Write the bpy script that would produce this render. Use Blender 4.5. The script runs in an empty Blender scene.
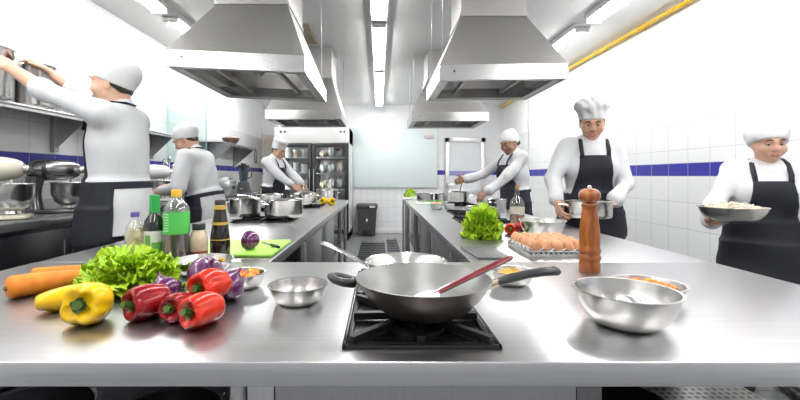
import bpy, bmesh, math, random
import numpy as np
from mathutils import Vector, Matrix, Quaternion
random.seed(7); rng = np.random.default_rng(7)
PI = math.pi
SC = bpy.context.scene
COL = SC.collection
SC.view_settings.view_transform = 'Standard'
SC.view_settings.look = 'None'
SC.view_settings.gamma = 1
SC.view_settings.use_curve_mapping = False
SC.view_settings.exposure = 0.42

# ------------------------------------------------------------------ camera (1.24 m up, looking down the kitchen)
cam = bpy.data.cameras.new('camera'); cam.lens = 18.0; cam.sensor_width = 36.0
cam.shift_x = 0.026; cam.shift_y = -0.03; cam.clip_start = 0.05
camo = bpy.data.objects.new('camera', cam); COL.objects.link(camo)
camo.location = (0, 0, 1.24); camo.rotation_euler = (PI/2, 0, 0)
SC.camera = camo
TZ = 0.90                                     # worktop height

# ------------------------------------------------------------------ materials
def new_mat(name):
    m = bpy.data.materials.new(name); m.use_nodes = True
    nt = m.node_tree; b = nt.nodes['Principled BSDF']
    return m, nt, b
def tex_coords(nt, scale=(1, 1, 1), kind='Object'):
    tc = nt.nodes.new('ShaderNodeTexCoord'); mp = nt.nodes.new('ShaderNodeMapping')
    mp.inputs['Scale'].default_value = scale
    nt.links.new(tc.outputs[kind], mp.inputs['Vector'])
    return mp.outputs['Vector']
def noise(nt, vec, scale, detail=3, rough=.5):
    n = nt.nodes.new('ShaderNodeTexNoise'); n.inputs['Scale'].default_value = scale
    n.inputs['Detail'].default_value = detail; n.inputs['Roughness'].default_value = rough
    nt.links.new(vec, n.inputs['Vector']); return n.outputs['Fac']
def ramp(nt, fac, stops):
    r = nt.nodes.new('ShaderNodeValToRGB')
    while len(r.color_ramp.elements) < len(stops): r.color_ramp.elements.new(.5)
    for e, (p, c) in zip(r.color_ramp.elements, stops):
        e.position = p; e.color = (*c, 1)
    nt.links.new(fac, r.inputs['Fac']); return r.outputs['Color']
def mrange(nt, fac, a, b):
    r = nt.nodes.new('ShaderNodeMapRange'); r.inputs['To Min'].default_value = a; r.inputs['To Max'].default_value = b
    nt.links.new(fac, r.inputs['Value']); return r.outputs['Result']
def bump(nt, b, fac, strength, dist=.002):
    n = nt.nodes.new('ShaderNodeBump'); n.inputs['Strength'].default_value = strength; n.inputs['Distance'].default_value = dist
    nt.links.new(fac, n.inputs['Height']); nt.links.new(n.outputs['Normal'], b.inputs['Normal'])
def math_node(nt, op, a, b=None, c=None):
    n = nt.nodes.new('ShaderNodeMath'); n.operation = op
    for i, v in enumerate((a, b, c)):
        if v is None: continue
        if isinstance(v, (int, float)): n.inputs[i].default_value = v
        else: nt.links.new(v, n.inputs[i])
    return n.outputs[0]
def mix_col(nt, fac, a, b):
    n = nt.nodes.new('ShaderNodeMix'); n.data_type = 'RGBA'
    for key, v in ((0, fac), (6, a), (7, b)):
        if isinstance(v, (int, float)): n.inputs[key].default_value = v
        elif isinstance(v, tuple): n.inputs[key].default_value = (*v, 1)
        else: nt.links.new(v, n.inputs[key])
    return n.outputs[2]

def mat(name, col, rough=.5, metal=0., var=.12, nscale=12., bumpy=0., bscale=60., coat=0., sss=0., spec=.5, stretch=(1, 1, 1)):
    """a principled surface whose colour and gloss wander a little with a noise"""
    m, nt, b = new_mat(name)
    v = tex_coords(nt, stretch)
    n = noise(nt, v, nscale)
    lo = tuple(max(0, c*(1-var)) for c in col); hi = tuple(min(1, c*(1+var)) for c in col)
    nt.links.new(ramp(nt, n, [(.3, lo), (.7, hi)]), b.inputs['Base Color'])
    nt.links.new(mrange(nt, n, max(0, rough*.85), min(1, rough*1.15)), b.inputs['Roughness'])
    b.inputs['Metallic'].default_value = metal
    b.inputs['Specular IOR Level'].default_value = spec
    if coat: b.inputs['Coat Weight'].default_value = coat; b.inputs['Coat Roughness'].default_value = .08
    if sss:
        b.inputs['Subsurface Weight'].default_value = sss; b.inputs['Subsurface Radius'].default_value = (.02, .01, .006)
        b.inputs['Subsurface Scale'].default_value = .5
    if bumpy: bump(nt, b, noise(nt, v, bscale, 4), bumpy)
    return m

def steel(name, col=(.62, .62, .63), rough=.26, stretch=(3, 90, 90), amp=.07, bmp=.03):
    m, nt, b = new_mat(name)
    v = tex_coords(nt, stretch); n = noise(nt, v, 3.0, 5, .6)
    big = noise(nt, tex_coords(nt, (1, 1, 1)), 3.5, 3)
    lo = tuple(c*.93 for c in col); hi = tuple(min(1, c*1.05) for c in col)
    nt.links.new(ramp(nt, n, [(.3, lo), (.7, hi)]), b.inputs['Base Color'])
    r = math_node(nt, 'ADD', mrange(nt, n, rough-amp*.5, rough+amp*.5), mrange(nt, big, -amp*.5, amp*.5))
    nt.links.new(r, b.inputs['Roughness'])
    b.inputs['Metallic'].default_value = 1.0
    if bmp: bump(nt, b, n, bmp, .0006)
    return m

def glass(name, col=(1, 1, 1), rough=.02, ior=1.45, trans=1.0):
    m, nt, b = new_mat(name)
    n = noise(nt, tex_coords(nt), 8)
    nt.links.new(mrange(nt, n, rough*.8, rough*1.2), b.inputs['Roughness'])
    b.inputs['Base Color'].default_value = (*col, 1)
    b.inputs['Transmission Weight'].default_value = trans; b.inputs['IOR'].default_value = ior
    return m
def thin_glass(name, tint=(1, 1, 1), gloss=.12, rough=.03, body=0., bodycol=(.8, .8, .8)):
    """thin clear wall: straight-through light, a Fresnel sheen and, if cloudy, a little body colour"""
    m = bpy.data.materials.new(name); m.use_nodes = True; nt = m.node_tree; nt.nodes.remove(nt.nodes['Principled BSDF'])
    out = nt.nodes['Material Output']
    tr = nt.nodes.new('ShaderNodeBsdfTransparent'); tr.inputs['Color'].default_value = (*tint, 1)
    gl = nt.nodes.new('ShaderNodeBsdfGlossy'); gl.inputs['Roughness'].default_value = rough
    n = noise(nt, tex_coords(nt), 8); nt.links.new(mrange(nt, n, rough*.8, rough*1.2), gl.inputs['Roughness'])
    lw = nt.nodes.new('ShaderNodeLayerWeight'); lw.inputs['Blend'].default_value = .35
    f = math_node(nt, 'MULTIPLY_ADD', lw.outputs['Facing'], .5, gloss*.5)
    mx = nt.nodes.new('ShaderNodeMixShader'); nt.links.new(f, mx.inputs[0]); nt.links.new(tr.outputs[0], mx.inputs[1]); nt.links.new(gl.outputs[0], mx.inputs[2])
    last = mx.outputs[0]
    if body:
        df = nt.nodes.new('ShaderNodeBsdfDiffuse'); df.inputs['Color'].default_value = (*bodycol, 1)
        m2 = nt.nodes.new('ShaderNodeMixShader'); m2.inputs[0].default_value = body
        nt.links.new(last, m2.inputs[1]); nt.links.new(df.outputs[0], m2.inputs[2]); last = m2.outputs[0]
    nt.links.new(last, out.inputs['Surface']); return m
def emit(name, col, strength):
    m, nt, b = new_mat(name)
    n = noise(nt, tex_coords(nt), 2)
    b.inputs['Base Color'].default_value = (.9, .9, .9, 1)
    b.inputs['Emission Color'].default_value = (*col, 1)
    nt.links.new(mrange(nt, n, strength*.97, strength*1.03), b.inputs['Emission Strength'])
    return m

def tile_wall(name, axis, off_u, zrow, band=None, tile=.2336, top=2.05, tilecol=(.89, .90, .91), grout=(.45, .46, .48), blue=(.035, .035, .36)):
    """white glazed tiles with grey grout, a row of blue trim tiles, plain white paint above"""
    m, nt, b = new_mat(name)
    geo = nt.nodes.new('ShaderNodeNewGeometry')
    sep = nt.nodes.new('ShaderNodeSeparateXYZ'); nt.links.new(geo.outputs['Position'], sep.inputs[0])
    u = math_node(nt, 'SUBTRACT', sep.outputs[axis], off_u); z = sep.outputs[2]
    def joint(c, p0, size):
        f = math_node(nt, 'FRACT', math_node(nt, 'DIVIDE', math_node(nt, 'SUBTRACT', c, p0), size))
        d = math_node(nt, 'MULTIPLY', math_node(nt, 'SUBTRACT', .5, math_node(nt, 'ABSOLUTE', math_node(nt, 'SUBTRACT', f, .5))), size)
        return math_node(nt, 'LESS_THAN', d, .0016)
    j = math_node(nt, 'MAXIMUM', joint(u, 0, tile), joint(z, zrow, tile))
    n = noise(nt, tex_coords(nt), 2.0)
    base = ramp(nt, n, [(.3, tuple(c*.985 for c in tilecol)), (.7, tilecol)])
    if band:
        inb = math_node(nt, 'MULTIPLY', math_node(nt, 'GREATER_THAN', z, band[0]), math_node(nt, 'LESS_THAN', z, band[1]))
        edge = math_node(nt, 'MULTIPLY', math_node(nt, 'GREATER_THAN', z, band[0]-.003), math_node(nt, 'LESS_THAN', z, band[1]+.003))
        ju = joint(u, 0, tile)
        j = math_node(nt, 'ADD', math_node(nt, 'MULTIPLY', j, math_node(nt, 'SUBTRACT', 1, edge)), math_node(nt, 'SUBTRACT', edge, inb))
        j = math_node(nt, 'MAXIMUM', j, math_node(nt, 'MULTIPLY', ju, edge))
        base = mix_col(nt, inb, base, blue)
    low = math_node(nt, 'LESS_THAN', z, top)
    j = math_node(nt, 'MULTIPLY', j, math_node(nt, 'MULTIPLY_ADD', low, .75, .25))
    nt.links.new(mix_col(nt, j, base, grout), b.inputs['Base Color'])
    nt.links.new(math_node(nt, 'MULTIPLY_ADD', low, -.4, math_node(nt, 'MULTIPLY_ADD', j, .4, .62)), b.inputs['Roughness'])
    bump(nt, b, math_node(nt, 'SUBTRACT', 1, j), .25, .001)
    return m

M = {}
M['top'] = steel('brushed worktop steel', (.65, .65, .665), .31, (1.2, 45, 45), .05, 0)
M['steel'] = steel('brushed steel', (.60, .60, .61), .30)
M['hood'] = steel('hood steel', (.53, .52, .505), .40, (2, 60, 60), .05, 0)
M['hoodlip'] = steel('hood lip steel', (.58, .58, .58), .25, (2, 60, 60), .08)
M['hoodin'] = steel('hood inside steel', (.42, .41, .40), .35)
M['pot'] = steel('polished pot steel', (.62, .61, .59), .22, (2, 2, 60), .05, .01)
M['bowl'] = steel('satin bowl steel', (.58, .57, .55), .26, (2, 2, 12), .02, 0)
M['door'] = steel('cabinet door steel', (.42, .42, .43), .33, (60, 60, 2))
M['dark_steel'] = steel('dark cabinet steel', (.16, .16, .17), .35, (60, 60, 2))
M['chrome'] = steel('chrome', (.80, .80, .80), .10, bmp=0)
M['black_iron'] = mat('black cast iron', (.006, .006, .0065), .40, 0, .3, 30, .15, 120, spec=.35)
M['black_enamel'] = mat('black enamel', (.008, .008, .009), .22, 0, .3, 10)
M['black_plastic'] = mat('black plastic', (.018, .018, .02), .38, 0, .2, 20)
M['grey_plastic'] = mat('dark grey plastic', (.06, .06, .063), .45, 0, .12, 20)
M['white_plastic'] = mat('white plastic', (.85, .85, .84), .35, 0, .03, 10)
M['white_enamel'] = mat('white enamel', (.86, .86, .86), .25, 0, .02, 6, coat=.3)
M['cream'] = mat('cream enamel', (.80, .74, .62), .2, 0, .04, 8, coat=.5)
M['silver_enamel'] = steel('grey metallic enamel', (.28, .28, .29), .24, bmp=0)
M['wok'] = mat('seasoned wok outside', (.085, .068, .055), .34, .6, .35, 9, .06, 40)
M['wokin'] = mat('wok non stick inside', (.24, .24, .24), .38, .5, .10, 14, .05, 90)
M['red_handle'] = mat('dark red handle', (.16, .006, .008), .25, 0, .2, 12, coat=.5)
M['silicone'] = mat('white silicone', (.82, .82, .81), .45, 0, .03)
M['ceiling'] = mat('white ceiling paint', (.92, .92, .91), .8, 0, .03, 1.5)
M['wallpaint'] = mat('white paint', (.86, .86, .86), .6, 0, .02, 2)
M['yellow_pipe'] = mat('yellow pipe paint', (.80, .50, .02), .35, 0, .08, 6)
M['whiteboard'] = mat('pale teal glass', (.78, .88, .88), .4, 0, .02, 1.2)
M['aluminium'] = steel('aluminium frame', (.72, .72, .72), .35, bmp=0)
M['tube'] = emit('lamp tube', (1.0, .99, .97), 24.0)
M['bright_glass'] = mat('frosted door pane', (.78, .82, .84), .2, 0, .03, 2)
M['louver'] = mat('beige shutter paint', (.86, .79, .70), .5, 0, .08, 5)
M['coat'] = mat('white chef cotton', (.70, .71, .735), .85, 0, .03, 14, .15, 220)
M['hat'] = mat('white hat cotton', (.73, .735, .75), .9, 0, .03, 14, .15, 220)
M['apron'] = mat('navy black apron cloth', (.010, .011, .020), .75, 0, .25, 16, .15, 260)
M['trousers'] = mat('dark trousers', (.012, .013, .022), .8, 0, .2, 14)
M['shoe'] = mat('black shoe', (.012, .012, .012), .4, 0, .2)
M['hair'] = mat('dark brown hair', (.018, .011, .008), .5, 0, .4, 60, .5, 180, stretch=(1, 1, .2))
M['lips'] = mat('lips', (.42, .14, .12), .4, 0, .1, 60)
M['teeth'] = mat('teeth', (.8, .78, .74), .3, 0, .05)
M['eyewhite'] = mat('eye white', (.75, .72, .70), .2, 0, .03)
M['iris'] = mat('dark iris', (.02, .012, .01), .12, 0, .3)
for nm, c in (('skin_a', (.66, .40, .28)), ('skin_b', (.58, .33, .22)), ('skin_c', (.62, .37, .26)), ('skin_d', (.36, .19, .12)), ('skin_e', (.56, .32, .22)), ('skin_f', (.64, .38, .27))):
    M[nm] = mat(nm, c, .48, 0, .06, 25, .08, 160, sss=.12)
# food
M['pep_red'] = mat('red pepper skin', (.46, .010, .009), .17, 0, .3, 11, .02, 25, spec=.4, sss=.05)
M['pep_dark'] = mat('dark red pepper skin', (.28, .006, .012), .17, 0, .3, 11, .03, 25, spec=.4, sss=.05)
M['pep_orange'] = mat('orange red pepper skin', (.62, .026, .006), .17, 0, .25, 11, .02, 25, spec=.4, sss=.05)
M['pep_yellow'] = mat('yellow pepper skin', (.93, .56, .006), .17, 0, .08, 11, .02, 25, spec=.4, sss=.05)
M['stem'] = mat('green pepper stem', (.075, .14, .02), .5, 0, .3, 40)
M['chili_green'] = mat('green chili skin', (.06, .20, .03), .3, 0, .3, 20, coat=.4)
M['carrot'] = mat('carrot skin', (.82, .26, .03), .48, 0, .16, 22, .3, 70, spec=.3)
M['lettuce'] = None
M['egg'] = mat('brown eggshell', (.62, .31, .155), .45, 0, .10, 30, .05, 160, sss=.05)
M['mustard'] = mat('yellow seasoning', (.62, .34, .05), .7, 0, .35, 70, .6, 90)
M['tomato_dice'] = mat('diced tomato', (.75, .12, .02), .35, 0, .3, 30, coat=.4)
M['orange_dice'] = mat('diced orange carrot', (.84, .32, .03), .4, 0, .2, 30)
M['onion_flesh'] = mat('white onion flesh', (.80, .74, .74), .35, 0, .08, 40)
M['noodles'] = mat('pale noodles', (.80, .72, .60), .5, 0, .08, 60)
M['board_green'] = mat('lime cutting board', (.40, .78, .12), .45, 0, .06, 20)
M['slate'] = mat('dark slate', (.10, .105, .11), .45, 0, .2, 25, .2, 80)
M['tray'] = mat('clear egg tray plastic', (.55, .55, .55), .15, 0, .05)
M['floor'] = None
M['paper'] = mat('white paper label', (.80, .79, .74), .6, 0, .03)
M['cork'] = mat('cork', (.42, .22, .10), .8, 0, .3, 60, .4, 120)

def lettuce_mat():
    m, nt, b = new_mat('lettuce leaf')
    n = noise(nt, tex_coords(nt), 22, 4)
    nt.links.new(ramp(nt, n, [(.25, (.26, .48, .015)), (.55, (.46, .68, .03)), (.8, (.66, .80, .12))]), b.inputs['Base Color'])
    b.inputs['Roughness'].default_value = .42
    b.inputs['Subsurface Weight'].default_value = .15; b.inputs['Subsurface Radius'].default_value = (.01, .01, .002)
    bump(nt, b, noise(nt, tex_coords(nt), 90, 3), .4)
    return m
M['lettuce'] = lettuce_mat()
M['leaf_dark'] = mat('green herb leaf', (.12, .30, .02), .5, 0, .4, 30, .3, 80)
def onion_mat():
    m, nt, b = new_mat('red onion skin')
    v = tex_coords(nt)
    geo = nt.nodes.new('ShaderNodeSeparateXYZ'); nt.links.new(v, geo.inputs[0])
    a = math_node(nt, 'ARCTAN2', geo.outputs[1], geo.outputs[0])
    n = noise(nt, v, 25, 3)
    s = math_node(nt, 'SINE', math_node(nt, 'ADD', math_node(nt, 'MULTIPLY', a, 16), math_node(nt, 'MULTIPLY', n, 9)))
    f = math_node(nt, 'MULTIPLY_ADD', s, .25, math_node(nt, 'MULTIPLY', n, .9))
    nt.links.new(ramp(nt, f, [(.15, (.075, .008, .07)), (.6, (.125, .018, .11)), (1.0, (.24, .07, .20))]), b.inputs['Base Color'])
    b.inputs['Roughness'].default_value = .22; b.inputs['Coat Weight'].default_value = .4
    return m
M['onion'] = onion_mat()
def wood_mat():
    m, nt, b = new_mat('varnished mill wood')
    n = noise(nt, tex_coords(nt, (14, 14, 2.5)), 5, 4)
    nt.links.new(ramp(nt, n, [(.25, (.15, .032, .003)), (.55, (.33, .085, .007)), (.8, (.48, .16, .018))]), b.inputs['Base Color'])
    b.inputs['Roughness'].default_value = .3; b.inputs['Coat Weight'].default_value = .3; b.inputs['Coat Roughness'].default_value = .1
    return m
M['wood'] = wood_mat()
def floor_mat():
    m, nt, b = new_mat('grey floor tiles')
    br = nt.nodes.new('ShaderNodeTexBrick'); br.offset = 0
    nt.links.new(tex_coords(nt), br.inputs['Vector'])
    br.inputs['Scale'].default_value = 1; br.inputs['Brick Width'].default_value = .33; br.inputs['Row Height'].default_value = .33
    br.inputs['Mortar Size'].default_value = .004
    br.inputs['Color1'].default_value = (.19, .195, .20, 1); br.inputs['Color2'].default_value = (.22, .225, .23, 1); br.inputs['Mortar'].default_value = (.05, .05, .052, 1)
    nt.links.new(br.outputs['Color'], b.inputs['Base Color'])
    nt.links.new(mrange(nt, noise(nt, tex_coords(nt), 9), .22, .38), b.inputs['Roughness'])
    bump(nt, b, br.outputs['Fac'], -.3, .002)
    return m
M['floor'] = floor_mat()
def perf_mat():
    m, nt, b = new_mat('perforated steel')
    v = tex_coords(nt, (40, 40, 40)); fr = nt.nodes.new('ShaderNodeVectorMath'); fr.operation = 'FRACTION'; nt.links.new(v, fr.inputs[0])
    d = nt.nodes.new('ShaderNodeVectorMath'); d.operation = 'DISTANCE'
    sp = nt.nodes.new('ShaderNodeSeparateXYZ'); nt.links.new(fr.outputs[0], sp.inputs[0])
    cb = nt.nodes.new('ShaderNodeCombineXYZ'); nt.links.new(sp.outputs[0], cb.inputs[0]); nt.links.new(sp.outputs[1], cb.inputs[1])
    nt.links.new(cb.outputs[0], d.inputs[0]); d.inputs[1].default_value = (.5, .5, 0)
    hole = math_node(nt, 'LESS_THAN', d.outputs['Value'], .28)
    nt.links.new(mix_col(nt, hole, (.62, .61, .58), (.12, .12, .12)), b.inputs['Base Color'])
    nt.links.new(math_node(nt, 'MULTIPLY_ADD', hole, -.8, .9), b.inputs['Metallic'])
    b.inputs['Roughness'].default_value = .35
    return m
M['perf'] = perf_mat()
M['glass'] = thin_glass('clear glass', (.96, .97, .96), .2)
M['panel_glass'] = thin_glass('pale teal glass panel', (.88, .97, .96), .08)
M['fridge_glass'] = thin_glass('fridge door glass', (.93, .95, .96), .08)
M['oil_plastic'] = thin_glass('clear bottle plastic', (.95, .97, .93), .25, .06, .06)
M['jug'] = thin_glass('smoked blender jug', (.50, .55, .60), .15, .05)

# ------------------------------------------------------------------ mesh builder
class MB:
    def __init__(s): s.v = []; s.f = []
    def add(s, vs, fs, X=None):
        o = len(s.v)
        if X is not None: vs = [X @ Vector(v) for v in vs]
        s.v += [tuple(v) for v in vs]; s.f += [tuple(i+o for i in f) for f in fs]; return s
    def box(s, x0, x1, y0, y1, z0, z1, bev=0., X=None, seg=2):
        if x0 > x1: x0, x1 = x1, x0
        if y0 > y1: y0, y1 = y1, y0
        if bev <= 0:
            vs = [(x0,y0,z0),(x1,y0,z0),(x1,y1,z0),(x0,y1,z0),(x0,y0,z1),(x1,y0,z1),(x1,y1,z1),(x0,y1,z1)]
            return s.add(vs, [(0,3,2,1),(4,5,6,7),(0,1,5,4),(1,2,6,5),(2,3,7,6),(3,0,4,7)], X)
        bm = bmesh.new(); bmesh.ops.create_cube(bm, size=1)
        for v in bm.verts: v.co = Vector(((x0+x1)/2+v.co.x*(x1-x0), (y0+y1)/2+v.co.y*(y1-y0), (z0+z1)/2+v.co.z*(z1-z0)))
        bmesh.ops.bevel(bm, geom=list(bm.edges), offset=bev, segments=seg, profile=.5, affect='EDGES')
        bm.verts.index_update()
        s.add([v.co.copy() for v in bm.verts], [[v.index for v in f.verts] for f in bm.faces], X); bm.free(); return s
    def lathe(s, prof, c=(0, 0, 0), n=32, X=None, closed=False):
        """prof: list of (r, z); r=0 ends become poles"""
        vs = []; fs = []; rings = []
        for r, z in prof:
            if r <= 1e-6: rings.append([len(vs)]); vs.append((c[0], c[1], c[2]+z))
            else:
                rings.append(list(range(len(vs), len(vs)+n)))
                vs += [(c[0]+r*math.cos(2*PI*i/n), c[1]+r*math.sin(2*PI*i/n), c[2]+z) for i in range(n)]
        pairs = list(zip(rings, rings[1:]))
        if closed: pairs.append((rings[-1], rings[0]))
        for a, b in pairs:
            for i in range(n):
                j = (i+1) % n
                if len(a) == 1 and len(b) == 1: continue
                if len(a) == 1: fs.append((a[0], b[j], b[i]))
                elif len(b) == 1: fs.append((a[i], a[j], b[0]))
                else: fs.append((a[i], a[j], b[j], b[i]))
        return s.add(vs, fs, X)
    def tube(s, pts, r, n=10, closed=False, flat=None, X=None):
        """tube along points; r a number or list; flat=(a,b) ellipse factors, b along world up-ish"""
        P = [Vector(p) for p in pts]; k = len(P)
        R = r if isinstance(r, (list, tuple)) else [r]*k
        vs = []; up = None
        for i in range(k):
            if closed: t = P[(i+1) % k]-P[i-1]
            else: t = P[min(i+1, k-1)]-P[max(i-1, 0)]
            t.normalize()
            if up is None:
                up = Vector((0, 0, 1)) if abs(t.z) < .9 else Vector((0, 1, 0))
            a = t.cross(up)
            if a.length < 1e-5: a = t.cross(Vector((1, 0, 0)))
            a.normalize(); b = a.cross(t).normalized(); up = b
            fa, fb = flat or (1, 1)
            for j in range(n):
                w = 2*PI*j/n
                vs.append(P[i]+a*(R[i]*fa*math.cos(w))+b*(R[i]*fb*math.sin(w)))
        fs = []
        for i in range(k if closed else k-1):
            for j in range(n):
                i2 = (i+1) % k; j2 = (j+1) % n
                fs.append((i*n+j, i*n+j2, i2*n+j2, i2*n+j))
        if not closed:
            fs.append(tuple(range(n-1, -1, -1))); fs.append(tuple((k-1)*n+j for j in range(n)))
        return s.add(vs, fs, X)
    def grid(s, fn, nu, nv, wrap_u=False, wrap_v=False, X=None):
        vs = [fn(i/(nu if wrap_u else nu-1), j/(nv if wrap_v else nv-1)) for i in range(nu) for j in range(nv)]
        fs = []
        for i in range(nu if wrap_u else nu-1):
            for j in range(nv if wrap_v else nv-1):
                a = i*nv+j; b = ((i+1) % nu)*nv+j; c = ((i+1) % nu)*nv+(j+1) % nv; d = i*nv+(j+1) % nv
                fs.append((a, b, c, d))
        return s.add(vs, fs, X)
    def sphere(s, c, r, n=20, m=12, X=None):
        rx, ry, rz = (r, r, r) if isinstance(r, (int, float)) else r
        vs = [(c[0], c[1], c[2]+rz)]; fs = []
        for i in range(1, m):
            p = PI*i/m
            vs += [(c[0]+rx*math.sin(p)*math.cos(2*PI*j/n), c[1]+ry*math.sin(p)*math.sin(2*PI*j/n), c[2]+rz*math.cos(p)) for j in range(n)]
        vs.append((c[0], c[1], c[2]-rz)); e = len(vs)-1
        for j in range(n):
            k = (j+1) % n
            fs.append((0, 1+j, 1+k)); fs.append((e, 1+(m-2)*n+k, 1+(m-2)*n+j))
            for i in range(m-2): fs.append((1+i*n+j, 1+(i+1)*n+j, 1+(i+1)*n+k, 1+i*n+k))
        return s.add(vs, fs, X)
    def prism(s, poly, d, X=None):
        """poly: list of 3-D points, extruded by vector d"""
        k = len(poly); d = Vector(d)
        vs = [Vector(p) for p in poly]+[Vector(p)+d for p in poly]
        fs = [tuple(range(k-1, -1, -1)), tuple(range(k, 2*k))]+[(i, (i+1) % k, k+(i+1) % k, k+i) for i in range(k)]
        return s.add(vs, fs, X)
    def xform(s, X): s.v = [tuple(X @ Vector(v)) for v in s.v]; return s
    def minz(s): return min(v[2] for v in s.v)

def link_mesh(name, me, material, parent=None):
    o = bpy.data.objects.new(name, me); COL.objects.link(o)
    if material: me.materials.append(material)
    if parent: o.parent = parent
    return o
def build(name, mb, material, parent=None, base=None, ang=40, normals=True):
    """link one mesh; base = world point that becomes its origin"""
    me = bpy.data.meshes.new(name)
    b = Vector(base) if base is not None else Vector((0, 0, 0))
    me.from_pydata([tuple(Vector(v)-b) for v in mb.v], [], mb.f)
    if normals:
        bm = bmesh.new(); bm.from_mesh(me); bmesh.ops.recalc_face_normals(bm, faces=bm.faces); bm.to_mesh(me); bm.free()
    me.polygons.foreach_set('use_smooth', [True]*len(me.polygons))
    if ang < 180: me.set_sharp_from_angle(angle=math.radians(ang))
    me.update()
    o = link_mesh(name, me, material, parent)
    if base is not None and parent is None: o.location = b
    return o
def tag(o, label, cat, group=None, kind=None):
    o['label'] = label; o['category'] = cat
    if group: o['group'] = group
    if kind: o['kind'] = kind
    return o
def thing(name, label, cat, loc=(0, 0, 0), rz=0, group=None):
    o = bpy.data.objects.new(name, None); COL.objects.link(o); o.empty_display_size = .05
    o.location = loc; o.rotation_euler = (0, 0, rz)
    return tag(o, label, cat, group)
def part(name, mb, m, root, w=False, ang=40, label=None):
    """a part of thing `root`; w=True: mb holds world coordinates (root unrotated)"""
    b = None
    if w:
        p = root; b = Vector((0, 0, 0))
        while p is not None: b += p.location; p = p.parent
    me = build(name, mb, m, root, b, ang)
    if label: me['label'] = label
    return me
def struct(name, mb, m, ang=40, base=None):
    o = build(name, mb, m, None, base, ang); o['kind'] = 'structure'; o['label'] = name.replace('_', ' '); return o
def dup(root, loc, rz=None, label=None, group=None):
    r = root.copy(); COL.objects.link(r); r.location = loc
    if rz is not None: r.rotation_euler = (0, 0, rz)
    if label: r['label'] = label
    if group: r['group'] = group
    for ch in list(root.children):
        c = ch.copy(); COL.objects.link(c); c.parent = r
        for g in list(ch.children):
            d = g.copy(); COL.objects.link(d); d.parent = c
    return r
def R3(ax, a): return Matrix.Rotation(a, 4, ax)
def T3(*p): return Matrix.Translation(p if len(p) == 3 else p[0])
def align_z(d, spin=0.):
    return Vector((0, 0, 1)).rotation_difference(Vector(d).normalized()).to_matrix().to_4x4() @ R3('Z', spin)
# ------------------------------------------------------------------ the room shell
XL, XR, YB, YF, ZC = -2.55, 2.70, 8.70, -2.2, 2.79
M['wall_r'] = tile_wall('tiles right wall', 1, 2.798, 1.2405, (1.2405, 1.352))
M['wall_l'] = tile_wall('tiles left wall', 1, 2.914, 1.4085, (1.327, 1.4085), tilecol=(.88, .89, .90))
M['wall_b'] = tile_wall('tiles back wall', 0, 1.25, 1.0, (1.265, 1.365), tile=.15, top=1.5, tilecol=(.89, .90, .92))
struct('floor', MB().box(XL-.1, XR+.1, YF, YB+.1, -.1, 0), M['floor'])
struct('ceiling', MB().box(XL-.1, XR+.1, YF, YB+.1, ZC, ZC+.1), M['ceiling'])
struct('wall_left', MB().box(XL-.1, XL, YF, YB+.1, 0, ZC), M['wall_l'])
struct('wall_right', MB().box(XR, XR+.1, YF, YB+.1, 0, ZC), M['wall_r'])
struct('wall_back', MB().box(XL, XR, YB, YB+.1, 0, ZC), M['wall_b'])
struct('baseboard_back', MB().box(XL, XR, YB-.015, YB, 0, .10, .004), M['wallpaint'])

# pale glass writing board on the back wall
t = thing('glass_board', 'large pale teal glass board on the back wall above the grey bin', 'board', (.34, YB-.02, 1.0))
part('board_panel', MB().box(-.58, 1.25, YB-.035, YB-.01, 1.005, 2.26, .003), M['whiteboard'], t, True)
f = MB()
f.box(-.59, 1.26, YB-.04, YB-.001, .985, 1.005); f.box(-.59, 1.26, YB-.03, YB-.001, 2.26, 2.268); f.box(-.59, -.58, YB-.03, YB-.001, 1.0, 2.265); f.box(1.25, 1.26, YB-.03, YB-.001, 1.0, 2.265)
part('board_frame', f, M['aluminium'], t, True)
bl = MB()
for x in (-.35, .35, 1.0): bl.lathe([(0, -.006), (.012, -.006), (.012, .006), (0, .006)], n=12, X=T3(x, YB-.04, 1.07) @ R3('X', PI/2))
part('stud', bl, M['aluminium'], t, True)
t = thing('emergency_light', 'small off white emergency light unit high on the back wall at the glass board', 'light', (1.07, YB-.09, 2.06))
part('housing', MB().box(.97, 1.17, YB-.10, YB-.036, 2.06, 2.16, .012), M['white_plastic'], t, True)
part('lens', MB().box(.985, 1.155, YB-.108, YB-.10, 2.075, 2.125, .003), M['cream'], t, True)

# aluminium door with a frosted pane, right end of the back wall
d = MB()
x0, x1, z1 = 1.43, 2.30, 2.07
d.box(x0, x0+.09, YB-.05, YB, 0, z1, .004); d.box(x1-.09, x1, YB-.05, YB, 0, z1, .004); d.box(x0, x1, YB-.05, YB, z1-.10, z1, .004)
d.box(x0+.05, x1-.05, YB-.045, YB, .84, .95, .004); d.box(x0+.05, x1-.05, YB-.045, YB, 0, .12, .004)
dr = struct('door_1', d, M['aluminium'])
part('door_pane', MB().box(x0+.08, x1-.08, YB-.03, YB-.015, .95, z1-.10), M['bright_glass'], dr, True)
part('door_panel', MB().box(x0+.08, x1-.08, YB-.03, YB-.012, .12, .84), M['white_enamel'], dr, True)
part('door_band', MB().box(x0+.08, x1-.08, YB-.033, YB-.028, 1.25, 1.35), mat('frosted blue strip', (.30, .30, .62), .4, 0, .05), dr, True)
h = MB(); h.box(x0+.03, x0+.06, YB-.065, YB-.05, .98, 1.14, .004); h.tube([(x0+.045, YB-.06, 1.06), (x0+.045, YB-.10, 1.06), (x0+.16, YB-.10, 1.06)], .009, 8)
part('door_handle', h, M['chrome'], dr, True)

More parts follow.
